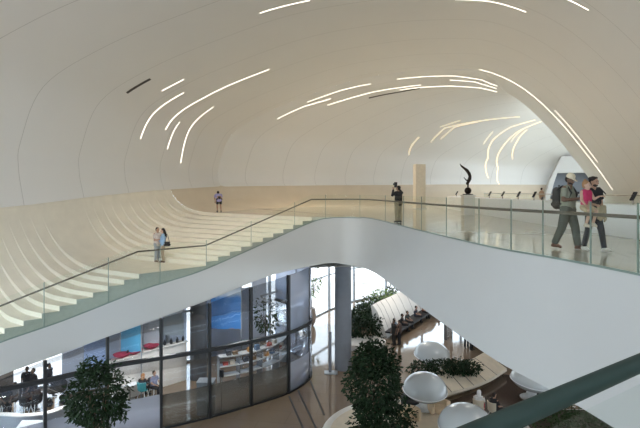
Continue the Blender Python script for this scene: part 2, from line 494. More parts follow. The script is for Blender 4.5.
# first row follows the top boundary of the stairs
up0 = b_path(0, 0.0)
def resample(pts, n):
    d = [0]
    for i in range(1, len(pts)): d.append(d[-1]+(pts[i]-pts[i-1]).length)
    out = []
    for k in range(n+1):
        s = d[-1]*k/n
        for i in range(1, len(pts)):
            if s <= d[i]+1e-9: out.append(pts[i-1].lerp(pts[i], (s-d[i-1])/max(1e-9, d[i]-d[i-1]))); break
    return out
first = up0[4:-1]
sk[0] = resample(first, 14) + [up0[-1]]
for i in range(1, 5):
    sk[i] = [a.lerp(b, i/5) for a, b in zip(sk[0], skirt_profile(rr[i]))]
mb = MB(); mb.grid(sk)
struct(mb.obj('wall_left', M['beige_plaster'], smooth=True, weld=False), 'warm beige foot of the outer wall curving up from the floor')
# the same beige sweep behind the steps (fills between shell foot and steps towards the camera)
inner = [p[0] for p in sk]
edge_all = smooth_path(EDGE, 75)
mb = MB()
poly = [up0[0]] + up0[1:4] + inner + [V((48,60,0)), V((48,-14,0)), V((7.4,-14,0))] + edge_all[:-1]
bm = bmesh.new()
vs = [bm.verts.new((p.x, p.y, 0.0)) for p in poly]
f = bm.faces.new(vs); 
bmesh.ops.triangulate(bm, faces=[f])
bm.normal_update()
for fc in bm.faces:
    if fc.normal.z < 0: fc.normal_flip()
e0_ = [bm.verts.new((p.x, p.y, 0)) for p in edge_all]; e1_ = [bm.verts.new((p.x, p.y, -.35)) for p in edge_all]
for i in range(len(e0_)-1): bm.faces.new((e0_[i], e0_[i+1], e1_[i+1], e1_[i]))
me = bpy.data.meshes.new('floor'); bm.to_mesh(me); bm.free(); me.materials.append(M['floor_upper'])
o = bpy.data.objects.new('floor', me); COL.objects.link(o); struct(o, 'polished beige floor of the upper level')
# underside of that slab
mb = MB()
poly2 = [V((p.x, p.y, -2.72)) for p in ([V((48,58,0)), V((48,-14,0)), V((7.4,-14,0))] + edge_all + [V((-6,36,0)), V((-3,46,0)), V((6,52,0)), V((20,57,0))])]
bm = bmesh.new(); f = bm.faces.new([bm.verts.new(p) for p in poly2]); bmesh.ops.triangulate(bm, faces=[f])
me = bpy.data.meshes.new('ceiling_atrium'); bm.to_mesh(me); bm.free(); me.materials.append(M['soffit'])
o = bpy.data.objects.new('ceiling_atrium', me); COL.objects.link(o); struct(o)
# floor the photographer stands on
rd = V((.33,.23,0)).normalized(); rn = V((-rd.y, rd.x, 0))
ra = V((.23,.64,0))
A = ra - rd*14; B = ra + rd*8.4
mb = MB(); 
top = [A, B, V((7.4,.5,0)), V((7.4,-14,0)), V((-15,-14,0))]
mb.cap([p+V((0,0,-.004)) for p in top]); mb.cap([p+V((0,0,-.9)) for p in top])
mb.grid([[p+V((0,0,-.004)) for p in top], [p+V((0,0,-.9)) for p in top]], True)
struct(mb.obj('floor_gallery', M['floor_upper']))

# ---- lower level
mb = MB(); mb.quad((-60,-14,LOW), (60,-14,LOW), (60,60,LOW), (-60,60,LOW))
struct(mb.obj('floor_atrium', M['floor_atrium']), 'polished beige stone floor of the lower hall')
mb = MB(); mb.quad((-150,24,LOW-.05), (150,24,LOW-.05), (150,220,LOW-.05), (-150,220,LOW-.05))
struct(mb.obj('ground', M['paving']), 'pale sunlit paving outside')
# round column
mb = MB(); c = V((1.35,29.3,LOW)); mb.lathe([(.49,0),(.49,6.6)], (0,0,0), 40)
struct(mb.obj('column', M['column'], at=c, smooth=40), 'round grey column through the lower hall')
# far glazed facade of the lower level, bay by bay
fac = [(-22,24.2),(-17,25.4),(-12,27.6),(-9,29.6),(-6,32.3),(-3.6,35.6),(-1.2,39.6),(.8,43.6),(3.2,47.2),(6.6,50),(10.6,52),(15,53.3),(20,54),(25,54)]
for i in range(len(fac)-1):
    a = V((*fac[i], LOW)); b = V((*fac[i+1], LOW)); d = (b-a); L = d.length; t = d.normalized(); rz = math.atan2(t.y, t.x)
    base = (a+b)/2
    f_ = MB()
    f_.box((-L/2+.05,0,3.1), (.1,.16,6.2)); f_.box((L/2-.05,0,3.1), (.1,.16,6.2))
    for h in (.06, 3.1, 6.14): f_.box((0,0,h), (L,.14,.12))
    o = f_.obj('window_%d' % (i+1), M['frame_grey']); o.location = base; o.rotation_euler.z = rz; struct(o)
    for k, (z0, z1) in enumerate(((.12,3.04),(3.16,6.08))):
        g = MB().box((0,.01,(z0+z1)/2), (L-.2,.015,z1-z0)).obj('pane', M['facade_glass'], o)
# curved cafe glass wall under the stairs
caf = [(-15.6,15.6),(-13.6,16.9),(-10.56,19.2),(-8.8,20.7),(-6.93,21.8),(-5.06,22.9),(-3.34,24.2),(-1.62,25.7),(-.6,27.6),(-.62,29.6),(-1.5,31.6),(-3.0,33.6)]
def soff_z(x, y):
    return table(-x, (.4,2.6,5.3,7.5,9.9,11.6,13.6,16), (-2.75,-3.05,-3.8,-4.3,-4.92,-5.4,-6.1,-6.8))
for i in range(len(caf)-1):
    a = V((*caf[i], LOW)); b = V((*caf[i+1], LOW))
    n = 5 if i >= 6 else 3
    q = [V((*p, LOW)) for p in caf]; pts = []
    for k in range(n+1):
        pts.append(cr(q, (i+k/n)/(len(caf)-1)))
    base = (a+b)/2
    za = soff_z(*caf[i]); zb = soff_z(*caf[i+1]); zt = [lerp(za, zb, k/n) for k in range(n+1)]
    def ribbon(mb, z0, z1, w, tops=False):
        L_ = off_path(pts, w/2); R = off_path(pts, -w/2)
        lo = [V((p.x,p.y,z0)) for p in L_]; lo2 = [V((p.x,p.y,z0)) for p in R]
        hi = [V((p.x,p.y,(zt[j] if tops else z1))) for j, p in enumerate(L_)]; hi2 = [V((p.x,p.y,(zt[j] if tops else z1))) for j, p in enumerate(R)]
        mb.grid([lo, hi, hi2, lo2, lo]); return mb
    f_ = MB(); ang = math.atan2((pts[1]-pts[0]).y, (pts[1]-pts[0]).x)
    if i < 8: f_.box((a.x, a.y, (LOW+za)/2), (.11,.18,za-LOW), ang)
    else: f_.box((a.x, a.y, (LOW+za)/2), (.04,.08,za-LOW), ang)
    ribbon(f_, LOW, LOW+.08, .12); ribbon(f_, LOW+3.04, LOW+3.2, .16)
    o = f_.obj('window_%d' % (i+len(fac)), M['frame_dark'], base=base); struct(o)
    ribbon(MB(), LOW+3.2, 0, .02, True).obj('pane', M['pane' if i < 7 else 'pane_frost'], o, world=True, smooth=True)
    if i in (0,1,2,3,7,8,9,10):
        ribbon(MB(), LOW+1.55, LOW+3.04, .02).obj('pane', M['pane'], o, world=True, smooth=True)
        ribbon(MB(), LOW+.08, LOW+1.55, .02).obj('frosted_pane', M['pane_frost'], o, world=True, smooth=True)
    else:
        ribbon(MB(), LOW+1.5, LOW+3.04, .02).obj('pane', M['pane'], o, world=True, smooth=True)
        ribbon(MB(), LOW+.08, LOW+1.5, .02).obj('tinted_pane', M['pane_low'], o, world=True, smooth=True)
# dark wall on the far side of the lower hall with a bright doorway
def wall_run(name, pts, h, th, m):
    mb = MB(); P = [V((*p, LOW)) for p in pts]
    mb.sweep(P, [(-th/2,0),(th/2,0),(th/2,h),(-th/2,h)]); return struct(mb.obj(name, m, weld=False))
# unseen rear wall added to cut the daylight from behind, with a tall window
rw = []
for j in range(60):
    rw.append(shell(-13.9, j/59))
xs = [p.x for p in rw]
mb = MB()
fl_ = [V((p.x, p.y, -9.0)) for p in rw]
def rear(x0, x1, z0, z1): mb.quad((x0,-13.9,z0),(x1,-13.9,z0),(x1,-13.9,z1),(x0,-13.9,z1))
rear(-24,-21.5,LOW,13); rear(2.0,14,LOW,13); rear(-21.5,2.0,9.2,13); rear(-21.5,2.0,LOW,.2)
struct(mb.obj('wall_rear_added', M['shell'], weld=False))
f_ = MB()
for x in (-21.5,-17.6,-13.7,-9.8,-5.9,2.0): f_.box((x,-13.9,4.7), (.14,.2,9.0))
for z in (.2,3.2,6.2,9.2): f_.box((-9.75,-13.9,z), (23.6,.18,.12))
o = f_.obj('window_40', M['frame_grey']); struct(o, 'tall window behind the viewer')
MB().box((-9.75,-13.9,4.7), (23.4,.02,9)).obj('pane', M['facade_glass'], o)
wall_run('wall_cafe', [(-15.6,22.5),(-15.5,25.2)], 3.6, .12, M['dark_wall'])
def cafe_wall(name, x0, x1, Y0, Y1, h, m):
    a = pd(x0, 300, Y0); b = pd(x1, 300, Y1); wall_run(name, [(a.x,a.y),(b.x,b.y)], h, .1, m)
cafe_wall('wall_cafe_left', 62, 108, 25.6, 26.6, 4.6, M['cafe_wall'])
cafe_wall('wall_cafe_middle', 104, 186, 26.9, 31.0, 5.0, M['cafe_wall'])
cafe_wall('wall_cafe_right', 203, 251, 31.0, 33.4, 4.0, M['cafe_wall'])
cafe_wall('wall_cafe_end', 252, 266, 34.0, 35.4, 5.2, M['cafe_wall'])
wall_run('wall_right', [(9.6,36.6),(8.75,34.9)], 3.2, .2, M['dark_wall'])
wall_run('wall_back', [(14.5,29.4),(12.6,31.2),(10.2,33.6)], 3.2, .2, M['dark_wall'])
# hidden wall bands added behind the slanting limb to cut daylight from the opening
for z0, z1, nm in ((0,2.2,'wall_blocker'),(3.1,12,'wall_blocker_upper')):
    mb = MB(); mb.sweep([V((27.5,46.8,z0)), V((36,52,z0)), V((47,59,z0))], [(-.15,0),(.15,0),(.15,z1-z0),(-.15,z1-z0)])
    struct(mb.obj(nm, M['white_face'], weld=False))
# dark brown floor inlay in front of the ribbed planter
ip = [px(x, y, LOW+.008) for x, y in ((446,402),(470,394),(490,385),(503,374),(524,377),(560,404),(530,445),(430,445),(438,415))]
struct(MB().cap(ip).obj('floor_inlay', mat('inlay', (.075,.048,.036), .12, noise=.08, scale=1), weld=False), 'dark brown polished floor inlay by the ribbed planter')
# dark floor slots
for i, (x0,y0,x1,y1) in enumerate([(289,396,303,428),(298,390,316,428),(310,380,324,415)]):
    a = px(x0,y0,LOW+.006); b = px(x1,y1,LOW+.006); d = (b-a).normalized(); s = V((-d.y,d.x,0))*.045
    mb = MB(); mb.box((a+b)/2, ((b-a).length,.09,.012), math.atan2(d.y,d.x))
    struct(mb.obj('trim_%d' % (i+2), M['slot']), 'dark drainage slot in the stone floor')

# ---- low white parapet wall across the upper floor, with its tilted screens and a glass rail behind
lw = [(9.35,9),(9.2,13.8),(9.15,18),(9.4,24),(9.75,32),(10.2,40),(12.2,45.5)]
P = smooth_path(lw, 30)
mb = MB(); mb.sweep(P, [(0,0),(0,.90),(.04,.97),(.62,1.0),(.66,.95),(.66,0)])
struct(mb.obj('wall_parapet', M['white_bright'], weld=False, smooth=30), 'low bright white wall along the far side of the floor')
# distant doorway with a sloped surround in the far wall
d1 = MB()
o3 = V((29.0,57.0,0))
outl = [(-3.2,0),(-2.6,2.6),(-1.3,5.4),(1.2,5.4),(2.2,3.9),(3.4,0)]
inn = [(-2.7,0),(-2.1,2.4),(-1.75,3.5),(1.5,3.5),(2.0,2.2),(2.7,0)]
def ring3(o, y, k=1): return [V((x, y, z)) for x, z in o]
d1.grid([ring3(outl, 1.8), ring3(outl, 0), ring3(inn, 0), ring3(inn, 1.8)])
dd = d1.obj('door_1', M['shell'], base=None); dd.location = o3; dd.rotation_euler.z = R_(-18); struct(dd, 'sloped white doorway in the far wall')
MB().cap(ring3(inn, 1.7)).obj('recess', M['column'], dd)
# ================================================================== FITTINGS
# ---- light slots in the shell: (rings along the hall, profile) runs surveyed on the vault
def strip(name, pts, w, m, label, cat, group=None, depth=.012, n=14):
    P = []
    k = len(pts)-1
    for i in range(n*k+1):
        u = i/n; a = min(int(u), k-1); f = u-a
        P.append((lerp(pts[a][0], pts[a+1][0], f), lerp(pts[a][1], pts[a+1][1], f)))
    rows = []
    for i, (r, t) in enumerate(P):
        p = shell(r, t); nn = shell_n(r, t)
        w_ = w; a = shell(*P[max(i-1,0)]); b = shell(*P[min(i+1,len(P)-1)])
        tg = (b-a).normalized(); s = tg.cross(nn).normalized()*w/2
        rows.append([p-s-nn*.03, p-s+nn*depth, p+s+nn*depth, p+s-nn*.03])
    mb = MB(); mb.grid(rows, True); mb.cap(rows[0][::-1]); mb.cap(rows[-1])
    c = shell(*P[len(P)//2])
    return tag(mb.obj(name, m, base=c, weld=False), label, cat, group)
G1 = 'light slots over the stairs'; G2 = 'light slots at the bend'; G3 = 'light slots overhead'; G4 = 'light slots in the far gallery'
LED = 'led'
for pts, w, lab, g in [
 ([(30.1,.1726),(30.1,.268)], .10, 'curved light slot on the shell beside the short dark vent, directly under the small dash', G1),
 ([(28.5,.2583),(28.5,.2887)], .09, 'short dash of light just beyond the dark vent on the stair side', G1),
 ([(33.15,.1624),(33.15,.2132)], .09, 'shortest low curved light slot between two longer ones above the stairs', G1),
 ([(32.2,.1944),(32.2,.3641)], .11, 'longest curved light slot sweeping over the stairs', G1),
 ([(35.2,.1335),(34.7,.2263),(34.4,.2617)], .11, 'curved light slot reaching lowest on the wall above the stairs', G1),
 ([(24.4,.409),(24.4,.452)], .10, 'straight bright light slot high overhead above the long curved one', G3),
 ([(43.5,.2816),(43.5,.335),(44.3,.3737)], .10, 'lowest light slot of the cluster in mid ceiling, above the stair head', G2),
 ([(42.7,.3474),(43.0,.4011),(43.8,.4417)], .09, 'short light slot on top of the cluster in mid ceiling', G2),
 ([(45.7,.3553),(46.9,.4184),(48.6,.4887)], .09, 'long light slot of the mid ceiling cluster running up to the dark vent', G2),
 ([(44.0,.4789),(44.7,.512),(45.9,.5696),(48.9,.606),(54,.6075)], .09, 'topmost light slot arching over the bend of the hall', G2),
 ([(48.2,.547),(50.5,.5835),(56,.5925)], .08, 'fine short light slot between two arches at the bend', G2),
 ([(48.9,.453),(49.7,.4801),(51.6,.5229),(55,.5643),(58,.5801)], .09, 'arched light slot beginning beside the long dark vent', G2),
 ([(40.6,.64),(40.7,.9263)], .11, 'longest light slot running down the slanting limb of the end arch', G2),
 ([(39.4,.7771),(39.5,.862)], .09, 'second shorter light slot beside the long one on the slanting limb', G2),
 ([(26.2,.595),(26.2,.6754)], .12, 'bright light slot overhead at the middle of the vault top', G3),
 ([(22.8,.700),(22.5,.7269)], .12, 'short bright light slot overhead nearest the seam on the bridge side', G3)]:
    strip('ceiling_light', pts, w*.6, M['led'], lab, 'light', g)
for pts, w, lab in [
 ([(69.5,.2222),(67.9,.2707),(66.9,.3116)], .12, 'low curved light slot above the beige pylon'),
 ([(70.1,.2985),(67.9,.3729),(70.3,.4365),(72.6,.512)], .10, 'long light slot fading into the glow of the far gallery'),
 ([(70.7,.3214),(69.0,.3865),(70.4,.4301)], .10, 'middle light slot of three close curves above the bronze figure'),
 ([(66.9,.3722),(67.6,.4158)], .08, 'short light slot on top of three close curves in the far gallery'),
 ([(84.2,.1376),(82.3,.2553),(78.1,.3692),(76.0,.453),(75.2,.53)], .14, 'long curved light slot next to the bronze figure, reaching down the wall'),
 ([(86.0,.06),(85.3,.1974),(81.6,.3399),(78.3,.4526),(76.4,.535)], .14, 'longest curved light slot of the far wall, second past the bronze figure'),
 ([(78.0,.3384),(75.6,.4071)], .10, 'short light slot outside the two long curves on the far wall'),
 ([(86.2,.2647),(82.1,.3831),(79.0,.4613)], .13, 'curved light slot on the far wall nearest the slanting limb'),
 ([(81.3,.3774),(78.2,.462)], .10, 'short light slot tucked between long curves of the far wall')]:
    strip('ceiling_light', pts, w*.62, M['led_far'], lab, 'light', G4)
strip('ceiling_vent', [(26.6,.2376),(26.6,.2703)], .22, M['slot'], 'short dark slot vent on the shell above the stairs', 'vent')
strip('ceiling_vent', [(48.4,.4041),(49.7,.4474),(50.1,.4771)], .16, M['slot'], 'long dark slot vent in the ceiling of the bend', 'vent')

# ---- glass balustrade: up the stairs, round the bend, along the bridge
bal = thing('glass_balustrade', 'clear glass balustrade with slim handrail up the stairs and along the bridge', 'balustrade', (0, 24, 0))
path = [V((p.x, p.y, 0)) for p in ed] + fo[1:]
path = off_path(path, .03)
base_z = [0.0]*len(ed) + [p.z for p in fo[1:]]
def top_z(p, i):
    if i < len(ed): return 0.0
    return min(0.0, stair_z(p)) if p.x < -.43 else 0.0
ends = [0]; acc = 0
cuts = []
dist = [0]
for i in range(1, len(path)): dist.append(dist[-1]+(path[i]-path[i-1]).length)
L_tot = dist[-1]
JX = [760,690,636.5,590,543.5,511,479,446.5,421.5,404,385.5,360,325.7,294,252,206,160,109,43,-25,-90]
fine = []
for i in range(len(path)-1):
    for k in range(5): fine.append((path[i].lerp(path[i+1], k/5), lerp(base_z[i], base_z[i+1], k/5)))
fine.append((path[-1], base_z[-1])); n_ed = 5*len(ed)
path = [p for p, z in fine]; base_z = [z for p, z in fine]
def top_z(p, i): return (min(0.0, stair_z(p)) if p.x < -.43 else 0.0)
idx = [0]
for x in JX:
    idx.append(min(range(len(path)), key=lambda i: abs(320+500*path[i].x/path[i].y-x)))
idx = sorted(set(idx+[len(path)-1])); npan = len(idx)-1
hr = []
for i, p in enumerate(path):
    hr.append(V((p.x, p.y, top_z(p, i)+.95)))
for k in range(npan):
    a, b = idx[k], idx[k+1]
    seg = path[a:b+1]
    L_ = off_path(seg, .011); R2 = off_path(seg, -.011)
    z0 = [base_z[a+j]+.0 for j in range(len(seg))]; z1 = [top_z(seg[j], a+j)+1.2 for j in range(len(seg))]
    lo = [V((p.x,p.y,z)) for p, z in zip(L_, z0)]; hi = [V((p.x,p.y,z)) for p, z in zip(L_, z1)]
    lo2 = [V((p.x,p.y,z)) for p, z in zip(R2, z0)]; hi2 = [V((p.x,p.y,z)) for p, z in zip(R2, z1)]
    gp = MB().grid([lo, hi, hi2, lo2, lo]).obj('glass_panel', M['rail_glass'], bal, world=True, weld=False)
    mb = MB(); mb.box(((lo[-1]+lo2[-1]+hi[-1]+hi2[-1])/4), (.022,.03,hi[-1].z-lo[-1].z)); mb.obj('edge', M['glass_edge'], gp, world=True)
n60 = len(ed)
hr_b = off_path([V((p.x,p.y,p.z)) for p in hr], -.06)
MB().tube(hr_b, [.034]*len(hr_b), 8).obj('handrail', M['rail_metal'], bal, world=True, smooth=True)
mb = MB(); mb.sweep([V((p.x,p.y,z)) for p, z in zip(path, base_z)], [(-.02,-.03),(.02,-.03),(.02,.012),(-.02,.012)])
mb.obj('base_rail', M['glass_edge'], bal, world=True, weld=False)

# ---- the rail beside the photographer
nr = thing('gallery_railing', 'dark green railing with glass panel close beside the viewer', 'railing', (.4,.75,0))
a = ra - rd*1.6 + V((0,0,1.102)); b = ra + rd*5.0 + V((0,0,1.102))
MB().tube([a, b], .0148, 16).obj('handrail', M['green_rail'], nr, world=True, smooth=True)
a2 = ra - rd*1.6; b2 = ra + rd*5.0
MB().box((a2+b2)/2+V((0,0,.53)), ((b2-a2).length,.015,1.06), math.atan2(rd.y, rd.x)).obj('glass_panel', M['near_glass'], nr, world=True)
MB().box((a2+b2)/2+V((0,0,.03)), ((b2-a2).length,.06,.06), math.atan2(rd.y, rd.x)).obj('base_rail', M['dark_rail'], nr, world=True)

# ---- far glass rail and screens on the parapet wall
far_rail = thing('glass_balustrade', 'distant glass rail with thin top bar behind the low white wall', 'balustrade', (13,30,0))
Pf = smooth_path([(12.8,12),(12.7,20),(12.9,30),(13.4,40),(15.5,47)], 24)
MB().tube([p+V((0,0,1.22)) for p in Pf], .03, 6).obj('handrail', M['steel'], far_rail, world=True)
for k in range(12):
    seg = Pf[k*2:k*2+3]
    gl_ = MB(); gl_.sweep(seg, [(-.008,.02),(.008,.02),(.008,1.18),(-.008,1.18)]); gl_.obj('glass_panel', M['rail_glass'], far_rail, world=True, weld=False)
scr_ds = [13.2,15.2,18.6,20.4,22.6,24.6,27,29.4,35,38.2]
for i, y in enumerate(scr_ds):
    x = table(y, [p[1] for p in lw], [p[0] for p in lw])
    lab = ('black tilted tablet on the white parapet, %s' % ['nearest the end of the bridge','second from the bridge end','just behind the backpack man','first beyond the backpack man','second beyond the backpack man','third beyond the backpack man','fourth beyond the backpack man','closest on the near side of the bronze figure','first behind the bronze figure','farthest behind the bronze figure'][i])
    t = thing('tablet_screen', lab, 'screen', (x+.33, y, 1.0), R_(14), 'tablet screens on the white parapet')
    MB().tube([(0,0,-.02),(0,0,.12)], .03, 8).obj('stem', M['steel'], t)
    MB().box((.02,0,.24), (.035,.13,.30), ry=R_(32)).obj('display', M['screen'], t)

# ---- bronze figure on its plinth
pl = tag(MB().box((0,0,.56), (.62,.62,1.12)).box((0,0,1.15), (.72,.72,.06)).obj('plinth', M['plinth'], at=V((8.55,28.9,0)), bevel=.01), 'pale square plinth carrying the bronze figure', 'plinth')
z0 = 1.18
sc = thing('bronze_sculpture', 'dark bronze acrobat arched upside down on a ball, on the pale plinth', 'sculpture', (8.55,28.9,z0))
MB().lathe([(.30,0),(.30,.05)], seg=20).obj('base', M['bronze'], sc)
MB().ball((0,0,.24), .2, 18, 12).obj('ball', M['bronze'], sc, smooth=True)
fb = MB()
def chain(mb, pts, rad):
    for i in range(len(pts)-1): mb.cone(pts[i], rad[i], pts[i+1], rad[i+1], 10)
chain(fb, [(.0,0,.42),(.01,0,.62),(.02,0,.74)], [.045,.05,.06])          # arms down to the ball
chain(fb, [(.02,.06,.42),(.03,.03,.66),(.02,0,.76)], [.035,.045,.05])
fb.ball((-.05,0,.66), (.075,.07,.085), 10, 8)
chain(fb, [(.02,0,.76),(.1,0,.92),(.12,0,1.08),(.06,0,1.24)], [.10,.105,.09,.10])   # arched trunk
chain(fb, [(.06,.03,1.24),(-.1,.04,1.44),(-.36,.05,1.66),(-.44,.05,1.78)], [.085,.075,.05,.025])
chain(fb, [(.06,-.04,1.24),(-.05,-.06,1.42),(-.3,-.08,1.6),(-.4,-.08,1.7)], [.085,.07,.045,.025])
chain(fb, [(.04,-.06,.84),(-.12,-.1,.84),(-.26,-.1,1.0)], [.045,.04,.025])
remeshed(fb, 'figure', M['bronze'], sc, .02)

# ---- beige pylon by the far wall
py_ = thing('pylon', 'tall beige square pylon standing near the far wall', 'pylon', (7.85,39.5,0), R_(10))
MB().box((0,0,1.75), (.82,.6,3.5)).obj('shaft', M['pylon'], py_, bevel=.02)
MB().box((0,0,.04), (.95,.75,.08)).obj('base', M['plinth'], py_)
# ================================================================== PEOPLE
SK = {}
def skin(n, c):
    if n not in SK: SK[n] = mat('skin_'+n, c, .55)
    return SK[n]
FAB = {}
def fabric(c):
    k = tuple(round(x, 3) for x in c)
    if k not in FAB: FAB[k] = mat('fabric_%d' % len(FAB), c, .85, noise=.10, scale=9)
    return FAB[k]
STAND = dict(pel=(0,0,.95), che=(0,0,1.27), nek=(0,.0,1.47), hd=(0,-.02,1.63), look=(0,-1,0),
             shl=(.185,0,1.42), shr=(-.185,0,1.42), ell=(.235,.02,1.13), elr=(-.235,.02,1.13), wrl=(.235,-.06,.88), wrr=(-.235,-.06,.88),
             hpl=(.09,0,.92), hpr=(-.09,0,.92), knl=(.10,-.02,.50), knr=(-.10,-.02,.50), anl=(.10,.02,.085), anr=(-.10,.02,.085),
             tol=(.02,-.19,-.045), tor=(-.02,-.19,-.045), hal=(0,-.2,-1), har=(0,-.2,-1))
SIT = dict(STAND, pel=(0,0,.52), che=(0,.02,.84), nek=(0,0,1.04), hd=(0,-.03,1.2), shl=(.185,.0,.99), shr=(-.185,.0,.99),
           ell=(.23,-.08,.74), elr=(-.23,-.08,.74), wrl=(.13,-.30,.66), wrr=(-.13,-.30,.66), hpl=(.09,-.02,.50), hpr=(-.09,-.02,.50),
           knl=(.11,-.44,.50), knr=(-.11,-.44,.50), anl=(.11,-.42,.085), anr=(-.11,-.42,.085), hal=(-.3,-1,-.1), har=(.3,-1,-.1))
WALK = dict(STAND, knl=(.10,-.16,.52), anl=(.10,-.18,.09), knr=(-.10,.05,.50), anr=(-.10,.22,.13), tor=(-.02,-.16,-.09),
            ell=(.235,.10,1.14), wrl=(.23,.05,.89), elr=(-.235,-.06,1.14), wrr=(-.23,-.20,.92))
def hand(mb, w, d, side, k=1.0, grip=.5):
    """palm, four curled unequal fingers and a thumb leaving the side of the palm"""
    w = V(w); d = V(d).normalized()
    u = d.cross(V((0,0,1)))
    if u.length < .2: u = V((1,0,0))
    u.normalize(); n = u.cross(d).normalized()
    for s in (-1.5, -.5, .5, 1.5):
        mb.cone(w+u*s*.010*k, .017*k, w+d*.085*k+u*s*.019*k, .0135*k, 8)
    for s, L in ((-1.5,.062), (-.5,.074), (.5,.078), (1.5,.068)):
        a = w+d*.088*k+u*s*.020*k
        b = a + (d*(1-grip*.4) - n*grip*.5).normalized()*L*.55*k + u*s*.003*k
        c = b + (d*(1-grip*1.2) - n*grip).normalized()*L*.5*k
        mb.cone(a, .0098*k, b, .009*k, 8); mb.cone(b, .009*k, c, .0075*k, 8)
    a = w+d*.025*k+u*side*.028*k
    b = a+(d*.6+u*side*.7-n*.3).normalized()*.042*k; c = b+(d*.9-n*.3).normalized()*.032*k
    mb.cone(a, .014*k, b, .011*k, 8); mb.cone(b, .011*k, c, .009*k, 8)
